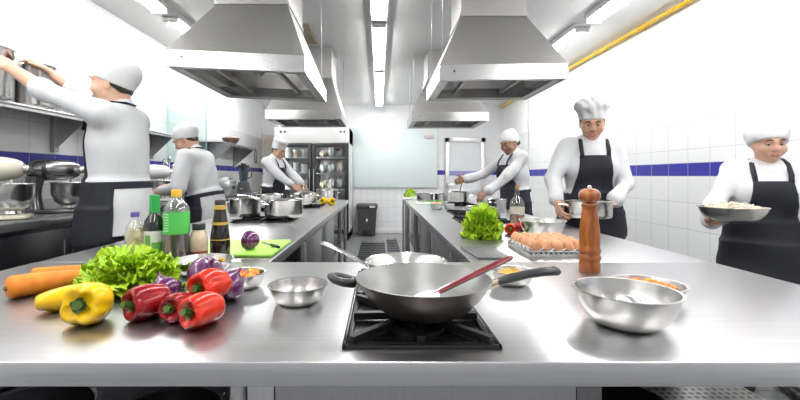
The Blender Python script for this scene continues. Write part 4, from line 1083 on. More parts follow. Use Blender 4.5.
for k in range(170):
    x = .67+r_.gauss(0, .085); y = 4.95+r_.gauss(0, .07); z = TZ+.014+.03*r_.random()*math.exp(-((x-.67)**2+(y-4.95)**2)/.02)
    x = min(.86, max(.49, x)); y = min(5.1, max(4.8, y))
    a = r_.uniform(0, 6); l = r_.uniform(.02, .045)
    hb.grid(lambda u, v, x=x, y=y, z=z, a=a, l=l: (x+math.cos(a)*l*(u-.5)-math.sin(a)*.010*(v-.5)*math.sin(PI*u), y+math.sin(a)*l*(u-.5)+math.cos(a)*.010*(v-.5)*math.sin(PI*u), z+.010*math.sin(PI*u)), 5, 3)
o = build('chopped_herbs', hb, M['leaf_dark'], None, (.67, 4.95, TZ+.012), 180); tag(o, 'loose heap of chopped green herbs on the far chopping board', 'herbs', kind='stuff')
bowl('small glass bowl of orange dice in front of the herb board', (.585, 4.08, TZ), .062, .06, .04, m=mat('pale glass bowl', (.72, .74, .74), .1, 0, .05, coat=.5))
bowl('small pale bowl beside the orange dice bowl', (.72, 4.12, TZ), .055, .05, .035, m=bpy.data.materials['pale glass bowl'])
o = build('dice_heap', heap(.052, .02, 8), M['orange_dice'], None); o.location = (.585, 4.08, TZ+.048); tag(o, 'heap of orange dice in the small glass bowl', 'diced vegetables', kind='stuff')

# things on the far part of the left wall counter
t = thing('blender', 'blender with a smoked jug on the far left wall counter', 'blender', (-2.12, 6.25, WZ))
b = MB(); b.add([(-.09,-.09,0),(.09,-.09,0),(.09,.09,0),(-.09,.09,0),(-.06,-.06,.16),(.06,-.06,.16),(.06,.06,.16),(-.06,.06,.16)], [(0,3,2,1),(4,5,6,7),(0,1,5,4),(1,2,6,5),(2,3,7,6),(3,0,4,7)]); part('motor_base', b, M['grey_plastic'], t)
lathe_part('jug', [(0, .16), (.055, .16), (.06, .18), (.085, .40), (.083, .40), (.057, .18), (0, .17)], M['jug'], t)
lathe_part('lid', [(0, .39), (.088, .39), (.088, .42), (.04, .425), (.04, .45), (0, .45)], M['black_plastic'], t)
b = MB(); b.tube([(.075, -.0, .36), (.13, 0, .35), (.125, 0, .24), (.066, 0, .22)], .011, 8); part('jug_handle', b, M['grey_plastic'], t)
b = MB(); b.lathe([(0, 0), (.02, 0), (.018, .015), (0, .016)], n=14, X=T3(0, -.082, .06) @ R3('X', PI/2)); part('dial', b, M['chrome'], t)
t = thing('electric_kettle', 'white electric kettle left of the blender', 'kettle', (-2.30, 5.95, WZ))
lathe_part('body', [(0, 0), (.085, 0), (.088, .02), (.08, .12), (.066, .22), (.05, .235), (0, .24)], M['white_plastic'], t)
b = MB(); b.tube([(.06, 0, .21), (.12, 0, .20), (.13, 0, .12), (.085, 0, .05)], .012, 8); part('handle', b, M['black_plastic'], t)
b = MB(); b.tube([(-.06, 0, .17), (-.10, 0, .215)], [.02, .012], 10); part('spout', b, M['white_plastic'], t)
t = thing('food_processor', 'grey appliance box with a black dial in front of the blender', 'appliance', (-2.12, 5.55, WZ))
part('body', MB().box(-.12, .10, -.14, .14, 0, .18, .02), M['steel'], t); part('lid', MB().box(-.10, .08, -.12, .12, .18, .20, .008), M['white_plastic'], t)
b = MB(); b.lathe([(0, 0), (.03, 0), (.026, .02), (0, .022)], n=16, X=T3(.10, -.02, .10) @ R3('Y', PI/2)); part('dial', b, M['black_plastic'], t)
stockpot('stock_pot', 'low steel pan on the wall counter between blender and the second man', 'pot', (-2.15, 4.95, WZ), .16, .14, 'loops', rz=1)
t = thing('serving_bowl', 'brown patterned bowl on the far wall shelf', 'bowl', (-2.30, 6.2, 1.726))
lathe_part('shell', [(0, 0), (.05, 0), (.10, .03), (.135, .10), (.13, .10), (.095, .036), (0, .012)], mat('brown glazed bowl', (.16, .07, .045), .3, 0, .5, 14), t)
lathe_part('contents', [(0, .13), (.06, .125), (.125, .09), (0, .07)], mat('pale loaf', (.46, .36, .30), .7, 0, .3, 20), t)
t = thing('tongs', 'dark tongs hanging from the end of the far wall shelf', 'tongs', (-2.165, 7.01, 1.45))
for s in (-1, 1):
    b = MB(); b.tube([(-2.165+s*.006, 7.015, 1.715), (-2.165+s*.018, 7.015, 1.60), (-2.165+s*.012, 7.015, 1.46)], [.006, .009, .012], 8, flat=(1, .5)); part('arm', b, M['grey_plastic'], t, True)
b = MB(); b.tube([(-2.165, 7.015, 1.715), (-2.165, 7.0, 1.73)], .004, 6); part('hook', b, M['chrome'], t, True)
# steel jug with whisks near the second man
t = thing('utensil_jar', 'steel jar of whisks and spoons on the wall counter by the second man', 'jar', (-2.32, 4.42, WZ))
lathe_part('jar', [(0, 0), (.055, 0), (.058, .16), (.055, .16), (.052, .008), (0, .006)], M['pot'], t)
for k in range(5):
    a = 1.3*k; b = MB(); x, y = .03*math.cos(a), .03*math.sin(a); b.tube([(x*.5, y*.5, .01), (x*1.6, y*1.6, .30+.03*k)], .005, 8); b.sphere((x*1.7, y*1.7, .32+.03*k), (.022, .012, .035), 12, 8); part('utensil', b, M['chrome'], t)
# pans stored on the dark lower shelf of the front worktop
stockpot('stock_pot', 'dark pan stored at left under the front worktop', 'pan', (-.95, 1.05, .471), .17, .14, 'loops', rz=.3, m=M['silver_enamel'])
stockpot('stock_pot', 'second pan stored under the front worktop', 'pan', (-.55, 1.05, .471), .13, .15, 'loops', rz=1.3, m=M['silver_enamel'])
stockpot('stock_pot', 'wide dark pan on the perforated shelf under the front worktop', 'pan', (.66, 1.12, .501), .15, .10, None, m=M['black_iron'])
# ------------------------------------------------------------------ people: each body is ONE continuous surface meshed from a smooth distance field
def np3(v): return np.array(v, dtype=np.float32)
class Field:
    """smooth union of rounded cones and ellipsoids on a regular grid"""
    def __init__(s): s.p = []
    def cone(s, a, b, ra, rb, k=.03): s.p.append(('c', np3(a), np3(b), float(ra), float(rb), k, 1)); return s
    def ell(s, c, r, k=.03, rot=None, sub=False): s.p.append(('e', np3(c), np3(r), np.array(rot.to_3x3(), dtype=np.float32) if rot is not None else np.eye(3, dtype=np.float32), 0, k, -1 if sub else 1)); return s
    def frus(s, fr, z0, z1, r0, r1, k=.03):
        """elliptic frustum in frame fr (4x4), between local heights z0..z1 with radii pairs r0,r1"""
        s.p.append(('f', np.array(fr, dtype=np.float32), np.array(fr.inverted(), dtype=np.float32), (z0, z1), (r0, r1), k, 1)); return s
    def bbox(s, q):
        if q[0] == 'c':
            r = max(q[3], q[4]); return np.minimum(q[1], q[2])-r, np.maximum(q[1], q[2])+r
        if q[0] == 'e':
            e = np.sqrt(((q[3]*q[2][None, :])**2).sum(1)); return q[1]-e, q[1]+e
        (z0, z1), (r0, r1) = q[3], q[4]; rx = max(r0[0], r1[0]); ry = max(r0[1], r1[1])
        C = np.array([[sx*rx, sy*ry, z, 1] for sx in (-1, 1) for sy in (-1, 1) for z in (z0, z1)], dtype=np.float32) @ q[1].T
        return C[:, :3].min(0), C[:, :3].max(0)
    def dist(s, q, X, Y, Z):
        if q[0] == 'c':
            a, b = q[1], q[2]; d = b-a; L2 = float(d@d)+1e-9
            t = np.clip(((X-a[0])*d[0]+(Y-a[1])*d[1]+(Z-a[2])*d[2])/L2, 0, 1)
            return np.sqrt((X-a[0]-t*d[0])**2+(Y-a[1]-t*d[1])**2+(Z-a[2]-t*d[2])**2)-(q[3]+t*(q[4]-q[3]))
        if q[0] == 'e':
            R = q[3]; x, y, z = X-q[1][0], Y-q[1][1], Z-q[1][2]
            u = [(R[0, i]*x+R[1, i]*y+R[2, i]*z) for i in range(3)]; r = q[2]
            k0 = np.sqrt(sum((u[i]/r[i])**2 for i in range(3))); k1 = np.sqrt(sum((u[i]/r[i]**2)**2 for i in range(3)))+1e-6
            return k0*(k0-1)/k1
        I = q[2]; (z0, z1), (r0, r1) = q[3], q[4]
        x = I[0, 0]*X+I[0, 1]*Y+I[0, 2]*Z+I[0, 3]; y = I[1, 0]*X+I[1, 1]*Y+I[1, 2]*Z+I[1, 3]; z = I[2, 0]*X+I[2, 1]*Y+I[2, 2]*Z+I[2, 3]
        t = np.clip((z-z0)/(z1-z0), 0, 1); rx = r0[0]+(r1[0]-r0[0])*t; ry = r0[1]+(r1[1]-r0[1])*t
        k0 = np.sqrt((x/rx)**2+(y/ry)**2); k1 = np.sqrt((x/rx**2)**2+(y/ry**2)**2)+1e-6
        return np.maximum(k0*(k0-1)/k1, np.maximum(z0-z, z-z1))
    def mesh(s, h, cut=None, warp=None, grow=0.):
        B = [s.bbox(q) for q in s.p if q[6] > 0]
        lo = np.min([b[0] for b in B], 0)-3*h-grow; hi = np.max([b[1] for b in B], 0)+3*h+grow
        n = np.ceil((hi-lo)/h).astype(int)+1
        F = np.full(n, 1.0, dtype=np.float32)
        ax = [lo[i]+h*np.arange(n[i], dtype=np.float32) for i in range(3)]
        for q in s.p:
            b0, b1 = s.bbox(q); m = q[5]+3*h+grow+.01
            i0 = np.maximum(np.floor((b0-m-lo)/h).astype(int), 0); i1 = np.minimum(np.ceil((b1+m-lo)/h).astype(int)+1, n)
            if (i1 <= i0).any(): continue
            sl = tuple(slice(i0[i], i1[i]) for i in range(3))
            X = ax[0][sl[0]][:, None, None]; Y = ax[1][sl[1]][None, :, None]; Z = ax[2][sl[2]][None, None, :]
            d = s.dist(q, X, Y, Z); f = F[sl]; k = q[5]
            if q[6] > 0: hh = np.maximum(k-np.abs(f-d), 0)/k; F[sl] = np.minimum(f, d)-hh*hh*k*.25
            else: d = -d; hh = np.maximum(k-np.abs(f-d), 0)/k; F[sl] = np.maximum(f, d)+hh*hh*k*.25
        X = ax[0][:, None, None]; Y = ax[1][None, :, None]; Z = ax[2][None, None, :]
        if grow: F -= grow
        if warp is not None: F += warp(X, Y, Z)
        if cut is not None: F = np.maximum(F, cut(X, Y, Z))
        return surface_net(F, lo, h)
def surface_net(F, lo, h):
    F = np.pad(F, 1, constant_values=1.0); lo = lo-h
    S = F < 0
    c = [F[i:F.shape[0]-1+i, j:F.shape[1]-1+j, k:F.shape[2]-1+k] for i in (0, 1) for j in (0, 1) for k in (0, 1)]
    sg = [S[i:S.shape[0]-1+i, j:S.shape[1]-1+j, k:S.shape[2]-1+k] for i in (0, 1) for j in (0, 1) for k in (0, 1)]
    tot = sum(x.astype(np.int8) for x in sg)
    act = np.argwhere((tot > 0) & (tot < 8))
    ii = tuple(act.T)
    vals = np.stack([x[ii] for x in c], 1)
    off = np.array([(i, j, k) for i in (0, 1) for j in (0, 1) for k in (0, 1)], dtype=np.float32)
    P = np.zeros((len(act), 3), np.float32); cnt = np.zeros((len(act), 1), np.float32)
    for a in range(8):
        for b in range(a+1, 8):
            if np.abs(off[a]-off[b]).sum() != 1: continue
            va, vb = vals[:, a], vals[:, b]; m = (va < 0) != (vb < 0)
            t = np.where(m, va/(va-vb+1e-12), 0)[:, None]
            P += np.where(m[:, None], off[a]+t*(off[b]-off[a]), 0); cnt += m[:, None]
    V = lo+(act+P/cnt)*h
    idx = np.full(tot.shape, -1, np.int32); idx[ii] = np.arange(len(act))
    Q = []
    for d in range(3):
        e = [1, 1, 1]; e[d] = 0
        s0 = S[tuple(slice(1 if q != d else 0, -1) for q in range(3))]
        s1 = S[tuple(slice(1, -1) if q != d else slice(1, None) for q in range(3))]
        m = np.argwhere(s0 != s1); 
        if not len(m): continue
        flip = s0[tuple(m.T)]
        u, v = (d+1) % 3, (d+2) % 3
        def cell(du, dv):
            q = m.copy(); q[:, u] += du; q[:, v] += dv; return idx[tuple(q.T)]
        quad = np.stack([cell(0, 0), cell(1, 0), cell(1, 1), cell(0, 1)], 1)
        quad[~flip] = quad[~flip][:, ::-1]
        Q.append(quad)
    Q = np.concatenate(Q); Q = Q[(Q >= 0).all(1)]
    return V, Q
def net_part(name, vq, m, parent, smooth_it=1, label=None):
    V, Q = vq
    V = V.astype(np.float64)
    if smooth_it:                                  # a light Laplacian pass to take out the grid steps
        E = np.concatenate([Q[:, [0, 1]], Q[:, [1, 2]], Q[:, [2, 3]], Q[:, [3, 0]]]); E = np.concatenate([E, E[:, ::-1]])
        deg = np.bincount(E[:, 0], minlength=len(V))[:, None]+1e-9
        for _ in range(smooth_it):
            for w in (.55, -.50):
                A = np.stack([np.bincount(E[:, 0], V[E[:, 1], i], len(V)) for i in range(3)], 1)/deg
                V = V+w*(A-V)
    me = bpy.data.meshes.new(name)
    me.vertices.add(len(V)); me.vertices.foreach_set('co', V.astype(np.float32).ravel())
    me.loops.add(Q.size); me.loops.foreach_set('vertex_index', Q.astype(np.int32).ravel())
    me.polygons.add(len(Q)); me.polygons.foreach_set('loop_start', np.arange(0, Q.size, 4, dtype=np.int32))
    me.polygons.foreach_set('use_smooth', np.ones(len(Q), dtype=bool))
    me.update(calc_edges=True); me.validate()
    o = link_mesh(name, me, m, parent)
    if label: o['label'] = label
    return o
def wrinkle(amp, f=1.0, seed=0):
    r = np.random.default_rng(seed); W = r.normal(size=(6, 3))*np.array([16, 16, 11])*f; ph = r.uniform(0, 6, 6)
    def fn(X, Y, Z):
        out = 0
        for w, p in zip(W, ph): out = out+np.sin(w[0]*X+w[1]*Y+w[2]*Z+p+1.5*np.sin(9*Z+p))
        return (amp/3)*out.astype(np.float32)
    return fn

def person(label, xy, face, H, skin, hands, female=True, lean=0., side=0., head=(0, 0), hat='cap', turn=0., sleeve=(.92, .92), curl=(.8, .8), palm=((0, 0, -1), (0, 0, -1)), hdir=(None, None), smile=0., bun=False, seed=0, elbow=(None, None), build_=1.0, shift=(0, 0)):
    s = H/1.70
    rz = math.atan2(-face[0], face[1])
    root = thing('person', label, 'person', (xy[0], xy[1], 0), rz)
    toL = (T3(xy[0], xy[1], 0) @ R3('Z', rz)).inverted()
    h_b = .0075
    def S(x, y, z): return Vector((x*s, y*s, z*s))
    piv = S(0, 0, .93)
    U = T3(piv) @ R3('Z', turn) @ R3('X', -lean) @ R3('Y', side) @ T3(-piv) @ T3(shift[0], shift[1], 0)      # upper body
    def u(x, y, z): return U @ S(x, y, z)
    HC = (0, .022, 1.585)
    Hd = U @ T3(S(0, 0, 1.49)) @ R3('Z', head[0]) @ R3('X', -head[1]) @ T3(-S(0, 0, 1.49))
    def hp(x, y, z): return Hd @ S(x, y, z)
    sw = .160 if female else .185
    bw = build_
    # ---- arms by two bone IK
    La, Lf = .285*s, .245*s
    arms = []
    for i, sx in ((0, -1), (1, 1)):          # 0 = left arm (local -X), 1 = right arm
        sh = u(sx*sw, -.005, 1.405)
        tgt = toL @ Vector(hands[i])
        d = tgt-sh; L = d.length; reach = (La+Lf)*.995
        if L > reach: d *= reach/L; L = reach; tgt = sh+d
        pole = Vector(elbow[i]) if elbow[i] else Vector((sx*.55, -.35, -1))
        dn = d.normalized(); pole = (pole-dn*pole.dot(dn)).normalized()
        x = (La*La-Lf*Lf+L*L)/(2*L); yy = math.sqrt(max(0, La*La-x*x))
        el = sh+dn*x+pole*yy
        arms.append((sx, sh, el, tgt))
    def add_torso(F, g=0., chest=True):
        F.ell(u(0, -.005, .965), [v*s+g for v in (.165*bw, .118*bw, .12)], .05)
        F.ell(u(0, .0, 1.10), [v*s+g for v in (.138*bw, .103*bw, .14)], .06, U)
        F.ell(u(0, .0, 1.27), [v*s+g for v in (.163*bw, .112*bw, .18)], .06, U)
        F.cone(u(-sw*.80, -.008, 1.395), u(sw*.80, -.008, 1.395), .052*s+g, .052*s+g, .06)
        if female:
            for q in (-1, 1): F.ell(u(q*.072, .082, 1.255), [v*s+g for v in (.062, .055, .065)], .04, U)
    def add_arm(F, A, g=0., f1=1.0, ext=0.):
        sx, sh, el, wr_ = A; sl = .86 if female else 1.0
        F.cone(sh, el, .050*s*sl+g, .041*s*sl+g, .03)
        F.cone(el, el.lerp(wr_, f1), .041*s*sl+g, (.041*sl+(.027-.041*sl)*f1)*s+g+ext, .02)
    # ---- the body
    B = Field(); add_torso(B)
    B.cone(u(0, -.012, 1.41), hp(0, -.002, 1.52), .056*s*(.95 if female else 1.1), .051*s*(.95 if female else 1.1), .05)
    B.ell(hp(*HC), [v*s for v in (.073, .092, .112)], .02, Hd)
    B.ell(hp(0, .050, 1.535), [v*s for v in ((.048, .050, .056) if female else (.054, .052, .058))], .035, Hd)
    B.ell(hp(0, .088, 1.492), [v*s for v in (.022, .018, .017)], .025, Hd)
    for q in (-1, 1):
        B.ell(hp(q*.033, .116, 1.590), [v*s for v in (.018, .014, .013)], .016, Hd, sub=True)
        B.ell(hp(q*.042, .082, 1.552), [v*s for v in (.026, .022, .024)], .025, Hd)
        B.ell(hp(q*.073, .010, 1.575), [v*s for v in (.010, .020, .032)], .008, Hd)
        B.cone(hp(q*.012, .112, 1.611), hp(q*.044, .104, 1.612), .007*s, .006*s, .02)
    B.cone(hp(0, .110, 1.600), hp(0, .126, 1.562), .0085*s, .0125*s, .014)
    for q in (-1, 1): B.ell(hp(q*.012, .118, 1.556), [v*s for v in (.009, .010, .007)], .008, Hd)
    B.ell(hp(0, .106, 1.522), [v*s for v in (.024, .012, .012)], .014, Hd)
    for A in arms: add_arm(B, A)
    legs = []
    for q in (-1, 1):
        hip = S(q*.092, 0, .90); kn = S(q*.100, .018, .49); an = S(q*.105, -.02, .09)
        legs.append((hip, kn, an))
        B.cone(hip, kn, .082*s*bw, .054*s, .05); B.cone(kn, an, .054*s, .036*s, .03)
        B.ell(kn.lerp(an, .28)+S(0, -.022, 0), [v*s for v in (.045, .045, .10)], .03)
        B.cone(S(q*.105, -.045, .035), S(q*.115, .13, .03), .034*s, .026*s, .03)
    for i, A in enumerate(arms):
        sx, sh, el, wr_ = A
        fd = (wr_-el).normalized()
        if hdir[i] is not None: dd = (toL.to_3x3() @ Vector(hdir[i])).normalized()
        else: dd = fd
        n = (toL.to_3x3() @ Vector(palm[i])); n = (n-dd*n.dot(dd)).normalized()
        lat = n.cross(dd)*(1 if i == 0 else -1); lat.normalize()       # towards the thumb
        pc = wr_+dd*.048*s
        rot = Matrix((lat, dd, n)).transposed().to_4x4()
        B.ell(pc, [v*s for v in (.038, .050, .0165)], .018, rot)
        for f in range(4):
            o = (1.5-f)*.0185*s
            base = wr_+dd*(.082-.006*abs(f-1.2))*s+lat*o
            Ls = [v*s*(.97, 1.05, 1.0, .80)[f] for v in (.040, .026, .020)]
            B.cone(wr_+dd*.03*s+lat*o*.8, base, .011*s, .0098*s, .010)
            p = base; ang = curl[i]*.45
            for k_, l in enumerate(Ls):
                dirf = dd*math.cos(ang)+n*math.sin(ang); q = p+dirf*l
                B.cone(p, q, (.0095-.0009*k_)*s, (.0088-.001*k_)*s, .005); p = q; ang += curl[i]*(.75 if k_ == 0 else .55)
        tb = wr_+dd*.022*s+lat*.026*s
        d1 = (dd*.62+lat*.72+n*.30).normalized(); d2 = (dd*.86+lat*.25+n*.45*min(1, curl[i]+.3)).normalized()
        t1 = tb+d1*.042*s; t2 = t1+d2*.030*s; t3 = t2+(d2+n*.25*curl[i]).normalized()*.022*s
        B.cone(tb-d1*.012*s, t1, .0145*s, .0115*s, .012); B.cone(t1, t2, .0108*s, .0098*s, .006); B.cone(t2, t3, .0098*s, .0078*s, .006)
    net_part('body', B.mesh(h_b*.86), M[skin], root, 1)
    # ---- chef jacket
    J = Field(); add_torso(J, .020)
    J.frus(U, .80*s, 1.06*s, (.190*s*bw+.012, .150*s*bw+.012), (.150*s*bw+.015, .120*s*bw+.012), .05)
    for i, A in enumerate(arms): add_arm(J, A, .013, sleeve[i], .005)
    J.cone(u(0, -.016, 1.42), u(0, -.012, 1.462), .066*s, .062*s, .02)
    ui = np.array(U.inverted(), dtype=np.float32)
    wr0 = wrinkle(.0085, .9, seed); wrk = lambda X, Y, Z: wr0(X, Y, Z)-.005
    net_part('chef_jacket', J.mesh(h_b, warp=wrk), M['coat'], root, 2)
    # ---- apron: bib, skirt, straps, waist tie
    A_ = Field()
    A_.ell(u(0, .0, 1.10), [v*s+.020 for v in (.138*bw, .103*bw, .14)], .06, U); A_.ell(u(0, .0, 1.27), [v*s+.020 for v in (.163*bw, .112*bw, .18)], .06, U)
    A_.ell(u(0, -.005, .965), [v*s+.020 for v in (.165*bw, .118*bw, .12)], .05)
    if female:
        for q in (-1, 1): A_.ell(u(q*.072, .082, 1.255), [v*s+.020 for v in (.062, .055, .065)], .04, U)
    A_.frus(U, .80*s, 1.06*s, (.190*s*bw+.014, .150*s*bw+.014), (.150*s*bw+.017, .120*s*bw+.014), .05)
    A_.frus(Matrix.Identity(4), .47*s, .92*s, (.205*s*bw+.01, .185*s*bw+.01), (.190*s*bw+.012, .152*s*bw+.012), .05)
    z_top, z_w = 1.345*s, 1.07*s
    def cut_apron(X, Y, Z):
        x = ui[0, 0]*X+ui[0, 1]*Y+ui[0, 2]*Z+ui[0, 3]; y = ui[1, 0]*X+ui[1, 1]*Y+ui[1, 2]*Z+ui[1, 3]; z = ui[2, 0]*X+ui[2, 1]*Y+ui[2, 2]*Z+ui[2, 3]
        low = Z < .93*s
        y = np.where(low, Y, y); x = np.where(low, X, x); z = np.where(low, Z+0*X, z)
        t = np.clip((z-z_w)/(z_top-z_w), 0, 1)
        half = np.where(z > z_w, (.150-.055*np.sqrt(t))*s, 1.0)
        ymin = np.where(z > z_w, .02*s, -.055*s)
        return np.maximum(np.maximum(np.abs(x)-half, ymin-y), z-z_top).astype(np.float32)
    net_part('apron', A_.mesh(h_b, cut=cut_apron, warp=wrk, grow=.010), M['apron'], root, 1)
    st = MB()
    for q in (-1, 1):
        st.tube([u(q*.082, .146 if female else .125, 1.335), u(q*.086, .126 if female else .112, 1.385), u(q*.084, .068, 1.452), u(q*.076, .0, 1.478), u(q*.050, -.060, 1.476), u(0, -.082, 1.470)], .0085*s, 8, flat=(1.6, .6))
    part('neck_strap', st, M['apron'], root, ang=180)
    tie = Field(); tie.ell(u(0, -.003, 1.05), [v*s+.020 for v in (.147*bw, .112*bw, .20)], .05, U)
    def cut_tie(X, Y, Z):
        z = ui[2, 0]*X+ui[2, 1]*Y+ui[2, 2]*Z+ui[2, 3]; return (np.abs(z-1.05*s)-.018*s).astype(np.float32)
    tie.frus(U, .98*s, 1.12*s, (.166*s*bw+.016, .130*s*bw+.016), (.150*s*bw+.018, .117*s*bw+.016), .03)
    net_part('waist_tie', tie.mesh(h_b, cut=cut_tie, grow=.009, warp=wrk), M['apron'], root, 1)
    # ---- trousers and shoes
    P = Field()
    for hip, kn, an in legs: P.cone(hip, kn, .082*s*bw+.020, .054*s+.026, .05); P.cone(kn, an, .054*s+.026, .036*s+.034, .03)
    P.ell(S(0, -.005, .945), [v*s+.014 for v in (.165*bw, .118*bw, .11)], .05)
    net_part('trousers', P.mesh(.011, warp=wrinkle(.006, .8, seed+5)), M['trousers'], root, 1)
    for q in (-1, 1):
        m_ = Field(); m_.cone(S(q*.105, -.05, .045), S(q*.115, .15, .038), .043*s, .036*s, .03); m_.cone(S(q*.105, -.03, .05), S(q*.105, -.02, .10), .044*s, .044*s, .03)
        net_part('shoe', m_.mesh(.009, cut=lambda X, Y, Z: (.004-Z+0*X+0*Y).astype(np.float32)), M['shoe'], root, 1)
    # ---- face pieces
    for q in (-1, 1):
        e = MB(); e.sphere((0, 0, 0), 0.0120*s, 16, 10); e.xform(T3(hp(q*.032, .0955, 1.589)))
        eo = part('eye', e, M['eyewhite'], root, ang=180)
        e = MB(); e.sphere((0, 0, 0), (.0066*s, .0035*s, .0066*s), 14, 8); e.xform(T3(hp(q*.0315, .1055, 1.5865)) @ Hd.to_3x3().to_4x4()); part('iris', e, M['iris'], eo, ang=180)
        l = MB(); l.tube([hp(q*.018, .1040, 1.5905), hp(q*.032, .1085, 1.5955), hp(q*.047, .0995, 1.590)], [.0025*s, .0050*s, .0025*s], 8); part('eyelid', l, M[skin], eo, ang=180)
        b = MB(); b.tube([hp(q*.015, .119, 1.613), hp(q*.030, .119, 1.619), hp(q*.050, .107, 1.613)], [.0035*s, .0042*s, .002*s], 8); part('eyebrow', b, M['hair'], root, ang=180)
    c = .006*smile
    mo = MB()
    for dz, rr in ((.0035, .0036), (-.004-.004*smile, .0046)):
        mo.tube([hp(-.026, .104, 1.522+c*1.6), hp(-.013, .1165, 1.521+dz+c*.2), hp(0, .1195, 1.5205+dz-c*.1), hp(.013, .1165, 1.521+dz+c*.2), hp(.026, .104, 1.522+c*1.6)], [.0015*s, rr*s, rr*s, rr*s, .0015*s], 8)
    part('mouth', mo, M['lips'], root, ang=180)
    if smile > .3:
        te = MB(); te.tube([hp(-.018, .1115, 1.5215+c*.5), hp(0, .1172, 1.5195), hp(.018, .1115, 1.5215+c*.5)], [.002*s, .0042*s, .002*s], 8); part('teeth', te, M['teeth'], root, ang=180)
    # ---- hair and headgear
    hi_ = np.array(Hd.inverted(), dtype=np.float32)
    def loc(X, Y, Z): return [hi_[i, 0]*X+hi_[i, 1]*Y+hi_[i, 2]*Z+hi_[i, 3] for i in range(3)]
    G = Field(); G.ell(hp(0, .016, 1.588), [v*s for v in (.081, .098, .120)], .02, Hd)
    def cut_hair(X, Y, Z):
        x, y, z = loc(X, Y, Z); zl = 1.645*s-.9*np.maximum(0, .085*s-y); zl = np.maximum(zl, (1.50 if female else 1.53)*s)
        return np.maximum(zl-z, y-.118*s+.0*x).astype(np.float32)
    net_part('hair', G.mesh(.006, cut=cut_hair, warp=wrinkle(.002, 6, seed+2)), M['hair'], root, 1)
    if bun:
        K = Field(); K.ell(hp(0, -.105, 1.545), [v*s for v in (.038, .034, .036)], .01, Hd); net_part('hair_bun', K.mesh(.006, warp=wrinkle(.003, 6, seed+3)), M['hair'], root, 1)
    K = Field(); cw = wrinkle(.004, 2.0, seed+9)
    if hat == 'toque':
        K.ell(hp(0, .014, 1.600), [v*s for v in (.087, .104, .110)], .02, Hd); K.ell(hp(.004, -.008, 1.700), [v*s for v in (.114, .120, .055)], .045, Hd @ R3('X', .12)); K.ell(hp(-.015, .0, 1.728), [v*s for v in (.085, .09, .042)], .03, Hd)
        zf, zb = 1.632, 1.57; cw = wrinkle(.007, 2.6, seed+9)
    elif hat == 'band':
        K.frus(Hd, 1.585*s, 1.735*s, (.084*s, .103*s), (.090*s, .106*s), .02); K.ell(hp(0, .012, 1.715), [v*s for v in (.088, .104, .035)], .02, Hd); zf, zb = 1.628, 1.585
    elif hat == 'scarf':
        K.ell(hp(0, .008, 1.606), [v*s for v in (.087, .107, .118)], .02, Hd); K.ell(hp(0, -.06, 1.63), [v*s for v in (.072, .068, .085)], .03, Hd); zf, zb = 1.635, 1.54
        K.cone(hp(-.01, -.118, 1.575), hp(-.02, -.140, 1.53), .016*s, .010*s, .01); K.cone(hp(.012, -.118, 1.575), hp(.025, -.138, 1.52), .015*s, .010*s, .01)
    elif hat == 'puff':
        K.ell(hp(0, .012, 1.606), [v*s for v in (.087, .104, .108)], .02, Hd); K.ell(hp(0, -.015, 1.625), [v*s for v in (.098, .116, .112)], .04, Hd); zf, zb = 1.628, 1.53; cw = wrinkle(.006, 2.4, seed+9)
    else:      # flat soft cap
        K.ell(hp(0, .012, 1.604), [v*s for v in (.086, .104, .108)], .02, Hd); K.ell(hp(0, -.012, 1.655), [v*s for v in (.090, .108, .072)], .05, Hd @ R3('X', .2)); zf, zb = 1.630, 1.54
    def cut_hat(X, Y, Z):
        x, y, z = loc(X, Y, Z); t = np.clip((y/s+.09)/.20, 0, 1); return ((zb+(zf-zb)*t)*s-z).astype(np.float32)
    hname = {'toque': 'chef_hat', 'band': 'chef_hat', 'scarf': 'head_scarf', 'puff': 'chef_cap'}.get(hat, 'chef_cap')
    ho = net_part(hname, K.mesh(.0065, cut=cut_hat, warp=cw), M['hat'], root, 1)
    # double row of cloth buttons, only where the bib leaves the chest bare
    bt = MB()
    for q in (-1, 1):
        for z in (1.375, 1.425): bt.sphere(u(q*.035, .118 if z < 1.4 else .092, z), .0065*s, 8, 6)
    part('button', bt, M['white_plastic'], root, ang=180)
    return root

person('man in white chef jacket stretching his bare arms to the shelf pots at far left', (-1.55, 2.40), (-1, -.12), 1.92, 'skin_a', ((-2.10, 2.25, 1.86), (-2.17, 2.58, 1.93)), False,
       lean=.03, head=(-.05, -.02), hat='cap', sleeve=(.12, .45), curl=(.35, .4), palm=((-.5, .6, -.5), (0, -.3, -.95)), seed=1)
person('man in white cap working at the wall counter behind the bottles', (-1.56, 3.62), (-1, .05), 1.72, 'skin_c', ((-1.90, 3.46, 1.11), (-1.92, 3.70, 1.12)), False,
       lean=.22, head=(.1, .30), hat='cap', sleeve=(.85, .85), curl=(.7, .7), palm=((0, .8, -.5), (0, -.8, -.5)), seed=2)
person('cook with dark apron standing by the display fridge, facing right', (-1.545, 5.78), (1, -.35), 1.74, 'skin_e', ((-1.02, 5.66, 1.05), (-1.10, 5.42, 1.05)), False,
       lean=.10, build_=.94, head=(-.15, .30), hat='band', sleeve=(.8, .8), curl=(.7, .7), palm=((0, -.6, -.8), (0, .6, -.8)), seed=3)
person('woman in white headscarf with dark hair bun stirring a pot', (1.53, 4.46), (-1, -.28), 1.74, 'skin_d', ((1.12, 4.20, 1.06), (.98, 4.62, 1.20)), True,
       lean=.09, build_=.92, head=(.35, .32), hat='scarf', bun=True, sleeve=(.9, .88), curl=(.7, 1.2), palm=((0, .5, -.85), (0, -1, 0)), seed=4, elbow=(None, (.5, .1, -.7)))
